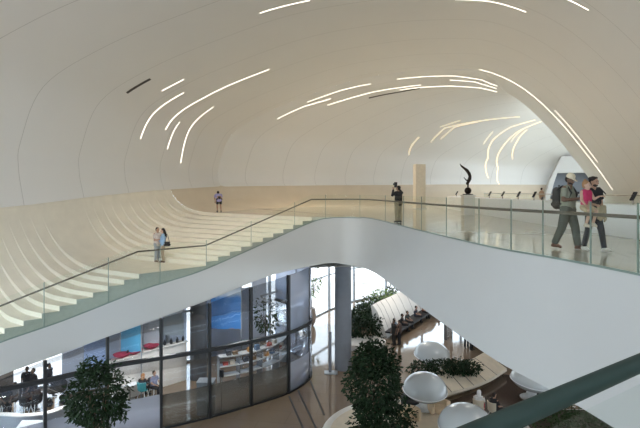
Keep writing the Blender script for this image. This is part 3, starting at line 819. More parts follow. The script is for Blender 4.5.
def person(name, label, loc, rz, P, out, sk=(.52,.34,.24), skn='a', h=1.0, vox=.012, group=None, girth=1.0, floor_drop=0.0):
    """P: joints; out: list of clothing entries"""
    P = {k: (V(v)) for k, v in P.items()}
    root = thing(name, label, 'person', loc, rz, group); root.scale = (h, h, h)
    g = girth; b = MB()
    pel, che, nek, hd = P['pel'], P['che'], P['nek'], P['hd']
    b.cone(P['hpl'], .105*g, P['hpr'], .105*g); b.cone(pel, .115*g, che, .125*g)
    for s in ('l', 'r'):
        x = .06 if s == 'l' else -.06
        b.cone(pel+V((x,0,.05)), .10*g, che+V((x,0,0)), .115*g)
        b.cone(che+V((x*.8,0,.0)), .11*g, P['sh'+s]*.8+che*.2, .07*g)
        b.cone(P['sh'+s], .055*g, P['el'+s], .041*g); b.cone(P['el'+s], .042*g, P['wr'+s], .027*g)
        b.cone(P['hp'+s], .088*g, P['kn'+s], .055*g)
        m = P['kn'+s].lerp(P['an'+s], .3)+V((0,.012,0))
        b.cone(P['kn'+s], .054*g, m, .053*g); b.cone(m, .053*g, P['an'+s], .035)
        b.cone(P['an'+s]+V((0,.03,-.03)), .035, P['an'+s]+P['to'+s]*.8, .028)
        hand(b, P['wr'+s], P['ha'+s], 1 if s == 'l' else -1, grip=.7 if s == 'l' else .6)
    b.cone(P['shl']*.8+nek*.2, .05, P['shr']*.8+nek*.2, .05)
    b.cone(nek-V((0,0,.06)), .06, hd-V((0,0,.08)), .052)
    f = P['look'].normalized(); up = V((0,0,1)); sd = f.cross(up).normalized(); up = sd.cross(f).normalized()
    R = Matrix((sd, -f, up)).transposed()     # local x: person's right->, y back, z up
    at = lambda x, y, z: hd + R @ V((x, y, z))
    b.ball(at(0,.012,.035), (.076,.094,.088), 14, 10, R); b.ball(at(0,-.018,-.035), (.062,.072,.082), 14, 10, R)
    b.ball(at(0,-.055,-.088), (.028,.03,.024), 8, 6, R)
    b.cone(at(0,-.085,.03), .010, at(0,-.108,-.022), .017)                 # nose
    b.cone(at(-.02,-.084,-.055), .011, at(.02,-.084,-.055), .011)          # lips
    b.cone(at(-.04,-.075,.038), .014, at(.04,-.075,.038), .014)            # brow
    for s in (-1, 1): b.ball(at(s*.078,.01,-.005), (.012,.022,.034), 8, 6, R)
    remeshed(b, 'body', skin(skn, sk), root, vox, 2)
    e = MB(); e.ball(at(-.03,-.086,.016), .0105, 8, 6); e.obj('eye', M['charcoal'], root, smooth=True)
    e = MB(); e.ball(at(.03,-.086,.016), .0105, 8, 6); e.obj('eye', M['charcoal'], root, smooth=True)
    for it in out:
        kind, col = it[0], it[1]; o = MB(); m = fabric(col)
        if kind in ('shirt', 'tshirt', 'longsleeve', 'dress'):
            k = .016 if kind != 'longsleeve' else .02
            hem = pel+V((0,0,-.04))
            for x in (-.06, 0, .06):
                o.cone(hem+V((x,0,0)), .118*g+k, che+V((x,0,0)), .118*g+k)
            for s in ('l', 'r'):
                x = .06 if s == 'l' else -.06
                o.cone(che+V((x*.8,0,0)), .11*g+k, P['sh'+s]*.85+che*.15, .06*g+k)
                e_ = P['el'+s]
                if kind == 'longsleeve':
                    o.cone(P['sh'+s], .055*g+k, e_, .044*g+k); o.cone(e_, .044*g+k, P['el'+s].lerp(P['wr'+s], .93), .030*g+k, flat=True)
                else: o.cone(P['sh'+s], .056*g+k, P['sh'+s].lerp(e_, .72), .056*g+k, flat=True)
            o.cone(P['shl']*.75+nek*.25, .052+k, P['shr']*.75+nek*.25, .052+k)
            if kind == 'dress':
                o.cone(pel+V((0,0,.05)), .14*g, (P['knl']+P['knr'])/2+V((0,0,.02)), .19*g, flat=True)
            nm = {'tshirt': 'shirt', 'longsleeve': 'jacket'}.get(kind, kind)
        elif kind in ('trousers', 'shorts', 'loose_trousers'):
            k = .014 if kind != 'loose_trousers' else .032
            o.cone(P['hpl'], .106*g+k, P['hpr'], .106*g+k); o.cone(pel, .118*g+k*.6, pel+V((0,0,.07)), .118*g+k*.4)
            for s in ('l', 'r'):
                if kind == 'shorts': o.cone(P['hp'+s], .09*g+k, P['hp'+s].lerp(P['kn'+s], .8), .072*g+k, flat=True)
                else:
                    o.cone(P['hp'+s], .09*g+k, P['kn'+s], .06*g+k); o.cone(P['kn'+s], .06*g+k, P['kn'+s].lerp(P['an'+s], .97), .045+k, flat=True)
            nm = 'shorts' if kind == 'shorts' else 'trousers'
        elif kind == 'shoes':
            for s in ('l', 'r'):
                o = MB(); an = P['an'+s]; to = P['to'+s]
                o.cone(an+V((0,.035,-.038)), .042, an+to*.55+V((0,0,-.002)), .042); o.cone(an+to*.55, .042, an+to*.9, .034)
                o.cone(an+V((0,0,-.02)), .047, an+V((0,.0,.03)), .047, flat=True)
                r_ = remeshed(o, 'shoe', m, root, max(.01, vox*.9), 2)
            continue
        elif kind == 'hair':
            style = it[2] if len(it) > 2 else 'short'
            o.ball(at(0,.028,.052), (.086,.095,.086), 14, 10, R); o.ball(at(0,.05,-.0), (.080,.07,.085), 12, 8, R)
            if style == 'long':
                o.cone(at(0,.06,.0), .085, at(0,.10,-.24), .075); o.cone(at(0,.10,-.24), .075, at(.0,.11,-.34), .045)
                for s in (-1, 1): o.cone(at(s*.066,.03,.03), .034, at(s*.075,.05,-.18), .035)
            elif style == 'bun':
                o.ball(at(0,.05,.13), .045, 10, 8)
            elif style == 'curly':
                for i in range(16):
                    a = i*2.4; o.ball(at(.07*math.cos(a), .035+.07*math.sin(a), .065+.045*((i*7)%5)/5), .033, 8, 6)
            nm = 'hair'
        elif kind == 'cap':
            rows = [(.100,.02),(.102,.05),(.096,.085),(.078,.115),(.045,.134),(.01,.14)]
            o.lathe(rows, at(0,.014,.02)-V((0,0,.02))*0, 18, R); o.v = [p for p in o.v]
            o.cone(at(-.035,-.09,.045), .012, at(-.028,-.165,.03), .008); o.cone(at(.035,-.09,.045), .012, at(.028,-.165,.03), .008)
            o.cone(at(0,-.09,.047), .013, at(0,-.175,.032), .009); o.cone(at(-.05,-.08,.045),.011, at(.05,-.08,.045),.011)
            o.cone(at(-.018,-.09,.046), .012, at(-.014,-.172,.031), .008); o.cone(at(.018,-.09,.046), .012, at(.014,-.172,.031), .008)
            nm = 'cap'
        elif kind == 'beard':
            o.ball(at(0,-.036,-.066), (.062,.062,.05), 12, 8, R); nm = 'beard'
        elif kind == 'scarf':
            o.cone(at(0,.03,.04), .10, at(0,.06,-.12), .10); nm = 'headscarf'
        elif kind == 'top':   # sleeveless
            for x in (-.05, 0, .05): o.cone(pel+V((x,0,.06)), .115*g, che+V((x,0,.05)), .132*g)
            for s in ('l', 'r'): o.cone(che, .1, P['sh'+s]*.8+nek*.2, .055)
            nm = 'top'
        remeshed(o, nm, m, root, max(vox, .012) if kind != 'cap' else .01, 3)
    return root

# ---- man in cap with backpack looking at a phone, on the bridge
p0 = pd(568, 249.5, 12.0); p0.z = 0
BP = dict(STAND, nek=(0,-.02,1.47), hd=(0,-.05,1.62), look=(-.15,-1,-.45),
          ell=(.25,.0,1.15), elr=(-.25,.0,1.15), wrl=(.05,-.30,1.20), wrr=(-.10,-.30,1.19), hal=(-.45,-.75,.2), har=(.45,-.75,.2),
          hpl=(.095,0,.92), hpr=(-.095,0,.92), knl=(.10,-.12,.51), anl=(.10,-.18,.085), knr=(-.10,.10,.50), anr=(-.11,.27,.12), tor=(-.02,-.17,-.07))
man1 = person('person', 'man in tan cap and grey green shirt looking at a phone by the glass rail', (p0.x, p0.y, 0), R_(40),
    BP, [('tshirt', (.26,.27,.21)), ('loose_trousers', (.085,.093,.078)), ('shoes', (.16,.07,.045)), ('cap', (.72,.63,.47)), ('beard', (.02,.015,.012)), ('hair', (.02,.015,.012))],
    (.17,.095,.06), 'dark', 1.03, .009, girth=1.06)
w1 = man1.matrix_basis
def in_person(root, p):
    m = Matrix.Translation(root.location) @ Matrix.Rotation(root.rotation_euler.z, 4, 'Z') @ Matrix.Scale(root.scale[0], 4)
    return m @ V(p)
q = in_person(man1, (0,.235,1.22))
bp = thing('backpack', 'dark grey backpack worn by the man in the tan cap', 'backpack', q, R_(40))
o = MB(); o.cone((-.07,0,-.2), .10, (-.07,.0,.15), .09); o.cone((.07,0,-.2), .10, (.07,0,.15), .09); o.cone((-.06,.07,-.18), .07, (.06,.07,-.18), .07)
o.cone((-.06,.08,-.02), .055, (.06,.08,-.02), .055)
remeshed(o, 'bag', fabric((.06,.055,.05)), bp, .012, 3)
for s in (-1, 1):
    MB().tube([(s*.12,-.05,.17),(s*.135,-.17,.262),(s*.14,-.30,.24),(s*.145,-.385,.10),(s*.16,-.33,-.06),(s*.17,-.17,-.16),(s*.13,-.03,-.2)], .02, 8).obj('strap', fabric((.03,.03,.03)), bp, smooth=True)
MB().tube([(-.04,-.03,.24),(-.03,-.03,.28),(.03,-.03,.28),(.04,-.03,.24)], .01, 6).obj('grab_handle', fabric((.03,.03,.03)), bp)
q = in_person(man1, (-.02,-.405,1.245))
ph = thing('phone', 'dark phone held by the man in the tan cap', 'phone', q, R_(40))
MB().box((0,0,0), (.075,.012,.155), rx=R_(-50)).obj('case', M['charcoal'], ph, bevel=.004)
MB().box((0,.006,.0045), (.068,.004,.145), rx=R_(-50)).obj('screen', M['screen'], ph)

# ---- man in dark shirt carrying a child on his hip
p0 = pd(593, 251.5, 11.6); p0.z = 0
CP = dict(STAND, hd=(0,-.03,1.63), look=(.25,-1,-.12), ell=(.25,.02,1.15), elr=(-.255,.0,1.16), wrr=(-.16,-.26,1.10), har=(-.35,-.9,.05),
          wrl=(.02,-.25,1.06), hal=(-.8,-.5,.05), knl=(.10,-.14,.51), anl=(.11,-.22,.085), knr=(-.10,.04,.5), anr=(-.11,.17,.105), tor=(-.02,-.17,-.065))
man2 = person('person', 'dark-haired man in black shirt and navy trousers carrying a child on his arm', (p0.x, p0.y, 0), R_(14),
    CP, [('tshirt', (.018,.02,.025)), ('trousers', (.017,.024,.036)), ('shoes', (.72,.70,.66)), ('hair', (.018,.013,.012), 'curly'), ('beard', (.03,.02,.017))],
    (.42,.25,.17), 'mid', .985, .009)
q = in_person(man2, (-.30,-.12,1.06))
CH = dict(STAND, pel=(0,0,.0), che=(-.0,.0,.30), nek=(0,0,.42), hd=(0,-.02,.56), look=(.5,-1,-.1), shl=(.13,0,.39), shr=(-.13,0,.39),
    ell=(.18,-.08,.2), elr=(-.17,-.02,.18), wrl=(.26,-.16,.27), wrr=(-.14,-.14,.04), hpl=(.07,0,-.02), hpr=(-.07,0,-.02),
    knl=(.10,-.26,-.12), knr=(-.09,-.24,-.14), anl=(.08,-.14,-.45), anr=(-.09,-.10,-.46), tol=(.0,-.13,-.06), tor=(0,-.13,-.06), hal=(.8,-.4,.2), har=(.1,-.6,-.6))
person('person', 'fair-haired child in pink top and tan shorts carried by the dark-haired man', q, R_(14), CH,
    [('top', (.52,.035,.12)), ('shorts', (.50,.40,.26)), ('hair', (.32,.18,.09), 'bun'), ('shoes', (.60,.52,.42))], (.55,.36,.27), 'light', .86, .009, girth=.86)
q = in_person(man2, (-.07,-.36,1.0))
jk = thing('folded_jacket', 'tan folded jacket held over the arm of the dark-haired man', 'jacket', q, R_(14))
o = MB(); [o.cone((x,0,.06), .04, (x*1.25,-.02+.012*(i%2),-.2-.03*(i%2)), .032) for i, x in enumerate((-.10,-.05,0,.05))]
remeshed(o, 'cloth', fabric((.36,.30,.20)), jk, .012, 3)
MB().tube([(.03,-.02,-.1),(.06,-.02,-.2),(.05,.01,-.28)], [.035,.03,.02], 8).obj('sleeve', fabric((.36,.30,.20)), jk, smooth=True)
q = in_person(man2, (.10,.2,1.3))
bg = thing('shoulder_bag', 'small black bag on the far shoulder of the dark-haired man', 'bag', q, R_(14))
o = MB(); o.cone((.08,0,-.02), .08, (.15,0,-.02), .08); o.cone((.10,0,-.1), .07, (.16,0,-.1), .07)
remeshed(o, 'pouch', fabric((.03,.03,.035)), bg, .012, 2)
MB().tube([(.10,.03,.05),(.07,-.05,.2),(.08,-.2,.2),(.1,-.36,.05)], .014, 6).obj('strap', fabric((.03,.03,.035)), bg, smooth=True)

# ---- photographer in black at the bend, camera raised
p0 = pd(398, 222.5, 22.0); p0.z = 0.0
PH = dict(STAND, look=(.3,-1,.15), elr=(-.30,-.10,1.42), wrr=(-.16,-.26,1.66), har=(.3,-.3,1), ell=(.27,-.12,1.30), wrl=(.08,-.28,1.58), hal=(-.2,-.4,1))
ph_ = person('person', 'person in black jacket and khaki trousers holding a dark camera up at the bend', (p0.x+.02, p0.y, 0), R_(-150), PH,
    [('longsleeve', (.02,.02,.022)), ('loose_trousers', (.36,.30,.20)), ('shoes', (.05,.045,.04)), ('hair', (.015,.012,.012))], (.42,.27,.19), 'mid', .93, .011)
q = in_person(ph_, (-.06,-.28,1.80))
cm = thing('camera', 'dark camera held upright by the person in black', 'camera', q, R_(-150))
MB().box((0,0,0), (.13,.07,.24)).obj('camera_body', M['charcoal'], cm, bevel=.01)
MB().tube([(0,-.03,.03),(0,-.14,.03)], .045, 12).obj('lens', M['charcoal'], cm)

# ---- couple on the landing
zl = -11*H
p0 = pd(157.3, 260.5, 24.6); p0.z = zl
person('person', 'dark-haired person in pale top standing close to the woman in blue', p0, R_(60),
    dict(STAND, wrr=(-.06,-.26,1.15), elr=(-.22,-.04,1.12), har=(.3,-.6,.4), wrl=(.12,-.22,1.05), hal=(-.4,-.8,.2)),
    [('tshirt', (.62,.55,.50)), ('trousers', (.34,.36,.38)), ('hair', (.02,.014,.012)), ('shoes', (.22,.16,.12))], (.45,.29,.2), 'mid', .97, .012)
p0 = pd(163, 260.5, 24.4); p0.z = zl
wb = person('person', 'woman with long dark hair in pale blue shirt carrying a dark shoulder bag', p0, R_(-70),
    dict(STAND, look=(.1,-1,-.2), wrr=(-.14,-.22,1.08), har=(.3,-.7,.2)),
    [('longsleeve', (.30,.45,.66)), ('trousers', (.34,.27,.19)), ('hair', (.015,.011,.01), 'long'), ('shoes', (.12,.08,.06))], (.48,.31,.22), 'light', .95, .012)
q = in_person(wb, (.20,.20,.98))
hb = thing('shoulder_bag', 'dark shoulder bag hanging beside the woman in blue', 'bag', q, R_(-70))
o = MB(); o.cone((0,-.1,-.06), .06, (0,.1,-.06), .06); o.cone((0,-.09,.05), .05, (0,.09,.05), .05); remeshed(o, 'pouch', fabric((.03,.028,.03)), hb, .012, 2)
MB().tube([(0,.1,.07),(-.06,.05,.3),(-.1,0,.47),(-.06,-.05,.3),(0,-.1,.07)], .012, 6).obj('strap', fabric((.03,.028,.03)), hb)

# ---- climber bent over at the top of the steps
p0 = pd(219, 211.5, 33.0); p0.z = 0
person('person', 'person in lilac top and black shorts bending forward against the beige curved wall', (p0.x, p0.y, .0), R_(200),
    dict(STAND, pel=(0,.10,.86), che=(0,-.14,1.08), nek=(0,-.32,1.18), hd=(0,-.42,1.26), look=(0,-1,-.4), shl=(.18,-.26,1.16), shr=(-.18,-.26,1.16),
         ell=(.23,-.36,.92), elr=(-.24,-.38,.92), wrl=(.17,-.46,.70), wrr=(-.18,-.48,.70), hpl=(.09,.1,.84), hpr=(-.09,.1,.84), knl=(.1,-.12,.48), knr=(-.1,.02,.46), anl=(.1,-.02,.085), anr=(-.1,.22,.085)),
    [('tshirt', (.36,.34,.58)), ('shorts', (.02,.02,.025)), ('hair', (.02,.015,.012)), ('shoes', (.06,.05,.05))], (.42,.26,.17), 'mid', 1.0, .013)
# ---- distant visitor behind the parapet
p0 = pd(534.5, 199, 42); 
person('person', 'distant visitor in brown top beyond the low white wall', (p0.x+.6, p0.y, 0), R_(100), WALK,
    [('tshirt', (.40,.27,.2)), ('trousers', (.1,.1,.12)), ('hair', (.03,.02,.02)), ('shoes', (.1,.1,.1))], (.5,.33,.24), 'light', .95, .014)
def low_person(label, x, y, P, rz, outfit, sk='mid', dy=0, h=.97, z=LOW, off=0.0, group=None):
    p0 = px(x, y, z); c = {'mid': (.42,.26,.17), 'dark': (.17,.095,.06), 'light': (.55,.36,.27)}[sk]
    return person('person', label, (p0.x, p0.y, z), rz, P, outfit, c, sk, h, .014, group)
BLK = (.02,.02,.024)
def casual(a, b, hair='short', hc=(.02,.015,.012)): return [('tshirt', a), ('trousers', b), ('hair', hc, hair), ('shoes', (.05,.045,.04))]
# behind the cafe glass
low_person('person in black standing at the bright cafe doors, first of the pair', 27, 401, STAND, R_(20), casual(BLK, BLK), 'dark')
low_person('person in dark clothes standing at the bright cafe doors, second of the pair', 33.5, 403, STAND, R_(-30), casual((.035,.03,.035), (.05,.04,.05)), 'dark')
low_person('person in dark coat standing alone just past the dark mullion at the bright doors', 49, 397, WALK, R_(80), [('longsleeve', (.04,.04,.05)), ('trousers', BLK), ('hair', BLK), ('shoes', BLK)], 'dark')
# ================================================================== LOWER LEVEL: PLANTS AND FURNITURE
def leaf_mesh(mb, c, n, size, ax, hollow=.45, droop=.3, rnd=None):
    """n pointed leaves spread through an ellipsoid shell with half axes ax around c"""
    rnd = rnd or random
    for _ in range(n):
        while True:
            d = V((rnd.uniform(-1,1), rnd.uniform(-1,1), rnd.uniform(-1,1)))
            if hollow < d.length <= 1: break
        d2 = V((d.x*ax[0], d.y*ax[1], d.z*ax[2]))
        lump = 1+.16*math.sin(d.x*5+c[0]*3)*math.cos(d.y*4+d.z*5)
        p = V(c)+d2*lump
        t = (d.normalized()*.7+V((rnd.uniform(-1,1), rnd.uniform(-1,1), rnd.uniform(-1,.6)-droop))).normalized()
        s = t.cross(V((rnd.uniform(-1,1), rnd.uniform(-1,1), rnd.uniform(-1,1)))).normalized()
        L = size*rnd.uniform(.7,1.3); w = L*.42; u = t.cross(s)*L*.08
        n0 = len(mb.v)
        mb.v += [p, p+t*L*.35+s*w*.5+u, p+t*L*.75+s*w*.36, p+t*L-u, p+t*L*.75-s*w*.36, p+t*L*.35-s*w*.5+u]
        mb.f += [(n0,n0+1,n0+2,n0+3), (n0,n0+3,n0+4,n0+5)]
def tree(name, label, base, trunk_h, crown, n, size, m, trunks=((0,0),), r=.05, extra=()):
    t = thing(name, label, 'tree', base)
    for k, (dx, dy) in enumerate(trunks):
        pts = [(dx,dy,0), (dx*1.1+.03,dy*1.1,trunk_h*.4), (dx*.9-.04,dy,trunk_h*.75), (dx*.5,dy*.5,trunk_h+crown[2][2]*.5)]
        MB().tube(pts, [r*1.2, r, r*.85, r*.4], 8).obj('trunk', M['bark'], t, smooth=True)
    bmb = MB(); cc = crown[1]
    for k in range(9):
        a = k*2.4; e = V(cc)+V((math.cos(a)*crown[2][0]*.7, math.sin(a)*crown[2][1]*.7, (k/8-.5)*crown[2][2]*1.2))
        bmb.tube([V((cc[0]*.6,cc[1]*.6,trunk_h*.8)), V(cc).lerp(e,.5)+V((0,0,.1)), e], [r*.5, r*.3, r*.12], 5)
    bmb.obj('branches', M['bark'], t)
    f = MB(); leaf_mesh(f, cc, n, size, crown[2])
    for c2, ax2, n2 in extra: leaf_mesh(f, c2, n2, size, ax2)
    f.obj('foliage', m, t, weld=False)
    return t
def shrub(label, base, ax, n, size, m, name='shrub', group=None):
    t = thing(name, label, 'plant', base, 0, group)
    s = MB()
    for k in range(7):
        a = k*2.4; s.tube([(0,0,0),(math.cos(a)*ax[0]*.3, math.sin(a)*ax[1]*.3, ax[2]*.8),(math.cos(a)*ax[0]*.7, math.sin(a)*ax[1]*.7, ax[2]*1.4)], [.03,.02,.008], 5)
    s.obj('stems', M['bark'], t)
    f = MB(); leaf_mesh(f, (0,0,ax[2]), n, size, ax, .35); f.obj('foliage', m, t, weld=False)
    return t
# big leafy tree in front of the seating island
tree('leafy_tree', 'big dense dark green tree rising from the round planter by the column', (2.2,20,LOW+.5), 1.6,
     (None, (0,0,2.2), (1.10,1.05,1.75)), 3800, .17, M['leaf'], ((0,0),(.25,.2)), .07, [((.35,0,.6),(1.35,1.1,.8),1500), ((-.1,0,3.1),(.75,.75,.75),700)])
tree('slender_tree', 'dark green tree with twin thin trunks in front of the cafe glass', (-6.85,15.4,LOW), 3.0,
     (None, (0,0,4.1), (.92,.9,.95)), 1900, .14, M['leaf'], ((-.02,0),(.26,.05)), .05, [((-.1,0,4.85),(.45,.45,.45),350), ((.35,0,3.75),(.6,.5,.5),350), ((-.45,0,3.7),(.5,.5,.45),300)])
tree('potted_tree', 'sparse small tree inside the cafe behind the curved glass', (-3.4,31.4,LOW), 1.9,
     (None, (0,0,2.6), (.85,.8,1.1)), 260, .24, M['leaf_light'], ((0,0),), .04)
pt = px(309.5,325.5)
tree('olive_tree', 'thin pale green tree standing in the clay pot by the window', pt+V((.15,0,1.35)), 1.2,
     (None, (.25,0,2.1), (.55,.5,1.2)), 150, .20, M['leaf_fresh'], ((0,0),), .03)
pot = tag(MB().lathe([(.30,0),(.46,.3),(.52,.75),(.44,1.2),(.40,1.36),(.34,1.36),(.33,1.25)], seg=24).obj('plant_pot', M['pot'], at=pt, smooth=40), 'tall rounded clay pot under the thin pale tree', 'pot')

# round seating island with planter and white rim
isl = thing('planter_island', 'round white rimmed planter island around the big tree', 'planter', (3.5,20.5,LOW))
MB().lathe([(3.3,0),(3.42,.12),(3.45,.40),(3.38,.47),(3.2,.47),(3.1,.40)], seg=72).obj('rim', M['bench_white'], isl, smooth=40)
MB().lathe([(3.12,.05),(3.12,.43)], seg=64).obj('top', M['bench_beige'], isl)
MB().lathe([(1.45,.42),(1.38,.50),(.1,.52)], (-1.0,-.5,0), 40).obj('soil', M['soil'], isl)
# domed pod chairs
def pod_proto():
    t = thing('dome_pod', 'white lens shaped dome pod', 'pod', (0,0,0), 0, 'white dome pods')
    Mx = Matrix.Translation((0,0,.86)) @ Matrix.Rotation(R_(-9), 4, 'X')
    outer = []; inner = []
    for i in range(15):
        a = R_(3+i*88/14)
        outer.append((1.02*math.sin(a), .74*math.cos(a)))
    prof = outer + [(1.0,.0), (.97,.02)] + [(.95*math.sin(R_(3+i*86/14)), .68*math.cos(R_(3+i*86/14))) for i in range(13,-1,-1)]
    rows = [[Mx @ V((r*math.cos(2*math.pi*k/40), r*math.sin(2*math.pi*k/40), z)) for k in range(40)] for r, z in prof]
    mb = MB(); mb.grid(rows, True); mb.cap(rows[0]); mb.cap(rows[-1][::-1]); mb.obj('dome', M['pod_grey'], t, smooth=50)
    def tip(prof): return [[Mx @ V((r*math.cos(2*math.pi*k/40), r*math.sin(2*math.pi*k/40), z)) for k in range(40)] for r, z in prof]
    rows = tip([(1.0,-.01),(.93,-.12),(.76,-.26),(.5,-.36),(.2,-.41),(.2,-.37),(.48,-.31),(.73,-.21),(.89,-.08),(.95,-.01)])
    mb = MB(); mb.grid(rows, True); mb.grid([rows[-1], rows[0]], True); mb.cap(rows[4]); mb.obj('bowl', M['pod_grey'], t, smooth=50)
    rows = tip([(1.0,-.03),(1.035,-.02),(1.035,.02),(1.0,.03)]); mb = MB(); mb.grid(rows, True); mb.obj('rim', M['pod_white'], t, smooth=50, weld=False)  # pale ring puts the rim's highlight into the colour
    MB().lathe([(.52,0),(.55,.05),(.3,.12),(.22,.30)], seg=24).obj('base', M['pod_white'], t, smooth=40)
    MB().lathe([(.22,.28),(.22,.52)], (0,.06,0), 20).obj('stem', M['pod_white'], t, smooth=40)
    return t
pods = [((432,370), 'white lens shaped dome pod farthest from the big tree, before the ribbed planter', 20, 1.0),
        ((425,408), 'white lens shaped dome pod close beside the big tree', 5, .98),
        ((466,449), 'white lens shaped dome pod in front at the island edge, beside the visitor in white', -5, 1.08),
        ((531,398), 'white lens shaped dome pod under the bridge corner, half hidden by the green rail', 60, .98)]
proto = pod_proto()
for i, ((x, y), lab, rz, s) in enumerate(pods):
    p = px(x, y, LOW+(.47 if i in (1,) else 0))
    if i == 0:
        proto.location = p; proto.rotation_euler.z = R_(rz+180); proto.scale = (s,)*3; proto['label'] = lab
    else: dup(proto, p, R_(rz+180), lab, None, (s,)*3)

# ribbed curved benches: sloped back with dark joints, seat in front
def ribbed(name, label, cat, pts, prof_back, prof_seat, mback, mseat, nj, n=40):
    P = [V((*p, LOW)) for p in pts]; path = [cr(P, i/n) for i in range(n+1)]
    c = path[n//2]; t = thing(name, label, cat, c)
    mb = MB(); mb.sweep(path, prof_back); bk = mb.obj('back', mback, t, world=True, smooth=35, weld=False)
    if prof_seat:
        mb = MB(); mb.sweep(path, prof_seat); mb.obj('seat', mseat, t, world=True, smooth=35, weld=False)
    for k in range(1, nj):
        i = int(n*k/nj); q = path[max(i-1,0):i+2]; tg = (q[-1]-q[0]).normalized(); w = tg*.025
        nrm = V((tg.y,-tg.x,0)); m = MB(); rows = []
        for o_, u in prof_back[1:-1]: rows.append([path[i]-w+nrm*o_+V((0,0,u)), path[i]+w+nrm*o_+V((0,0,u))])
        ctr = sum((V((o_,u,0)) for o_, u in prof_back), V((0,0,0)))/len(prof_back)
        rows = []
        for o_, u in prof_back[1:-1]:
            d = V((o_-ctr.x, u-ctr.y, 0)).normalized()*.012
            rows.append([path[i]-w+nrm*(o_+d.x)+V((0,0,u+d.y)), path[i]+w+nrm*(o_+d.x)+V((0,0,u+d.y))])
        m.grid(rows); m.obj('joint', M['groove'], bk, world=True, weld=False)
    return t, path
# long bench against the windows: path runs away from the viewer, seat on its right-hand side
b1 = [px(385,338), px(392,333), px(402,327), px(414,319.5), px(428,312.5), px(441,308)]
ben, bpath = ribbed('curved_bench', 'long curved white ribbed bench with high sloped back by the windows', 'bench', [(p.x, p.y) for p in b1],
    [(.15,0),(.02,.45),(-.25,1.1),(-.62,1.85),(-.95,2.25),(-1.08,2.15),(-.85,.9),(-.75,0)], [(.95,.36),(.95,.45),(0,.47),(0,.36)], M['bench_white'], M['charcoal'], 10)
b2 = [px(436,406), px(450,401), px(470,395), px(490,387), px(507,376)]
pl2, p2path = ribbed('lounge_planter', 'curved beige ribbed planter bench running behind the dome pods', 'bench', [(p.x, p.y) for p in b2],
    [(.0,.28),(-.02,.42),(-.5,.66),(-1.05,.95),(-1.3,1.05),(-1.42,.98),(-1.4,.0),(-.4,0)], None, M['bench_beige'], M['cushion'], 7)
# low hedges and shrubs
for (x, y, z, ax, n, m, lab) in [
   (424,377,.72,(.85,.55,.42),700,M['leaf'],'low dark shrub at the near end of the ribbed planter'),
   (442,376,.72,(.9,.55,.44),760,M['leaf'],'low dark shrub second along the ribbed planter'),
   (458,375,.72,(.75,.55,.42),650,M['leaf'],'low dark shrub third along the ribbed planter'),
   (470,374,.72,(.65,.5,.36),520,M['leaf'],'low dark shrub at the far end of the ribbed planter')]:
    p = px(x, y+ (0), LOW+z); shrub(lab, p, ax, n, .15, m, 'shrub', None)
for (x, y, ax, n, m, lab) in [
   (364,341,(1.25,.9,.95),900,M['leaf'],'large dark shrub beside the round column'),
   (367,327,(1.25,.8,.9),750,M['leaf'],'dark bushy shrub just behind the near end of the white bench'),
   (360,326,(.9,.7,.8),420,M['leaf'],'dark shrub mostly hidden beyond the round column'),
   (373,312,(1.2,.8,.7),500,M['leaf_light'],'leafy shrub behind the white bench back'),
   (383,304,(1.2,.7,.7),350,M['leaf_fresh'],'fresh green shrub behind the middle of the white bench'),
   (396,300,(1.2,.7,.75),350,M['leaf_light'],'leafy shrub at the far end of the white bench'),]:
    p = px(x, y); shrub(lab, p, ax, n, .26, m)
MB_ = None
p = px(375,343); o = MB(); o.lathe([(1.5,0),(1.6,.35),(1.45,.42),(1.3,.36)], seg=40, sx=1.0, sy=.8); tag(o.obj('planter', M['bench_white'], at=px(362,346), smooth=40), 'low white planter at the foot of the shrubs by the column', 'planter')
# rear planting below the bridge corner
bedp = px(580,432)
bed = thing('planting_bed', 'mossy green planting bed under the bridge corner', 'planting bed', bedp)
MB().box((0,0,.12), (4.6,3.4,.24)).obj('edging', M['bench_white'], bed); MB().box((0,0,.22), (4.4,3.2,.1)).obj('soil', M['soil'], bed)
f = MB(); leaf_mesh(f, (0,0,.42), 2600, .13, (2.2,1.6,.34), .1); tag(f.obj('ground_cover', M['leaf_light'], at=bedp+V((0,0,.0)), weld=False), 'dense ground cover plants of the bed under the bridge corner', 'plants', None, 'stuff')
fl = MB()
for k in range(16):
    a = k*2.4; q = V((.1+.28*math.sqrt(k/16)*math.cos(a), .9+.28*math.sqrt(k/16)*math.sin(a), .80+.05*(k%3)))
    for j in range(5): 
        b_ = j*1.257; t_ = V((math.cos(b_), math.sin(b_), .3)); s_ = V((-math.sin(b_), math.cos(b_), 0)); fl.quad(q, q+t_*.05+s_*.025, q+t_*.09, q+t_*.05-s_*.025)
fp = thing('flowering_plant', 'small plant with pale blossoms in the planting bed', 'plant', bedp)
fl.obj('blossoms', M['bench_white'], fp, weld=False); MB().tube([(.1,.9,.25),(.1,.9,.8)], .02, 6).obj('stem', M['leaf_light'], fp)

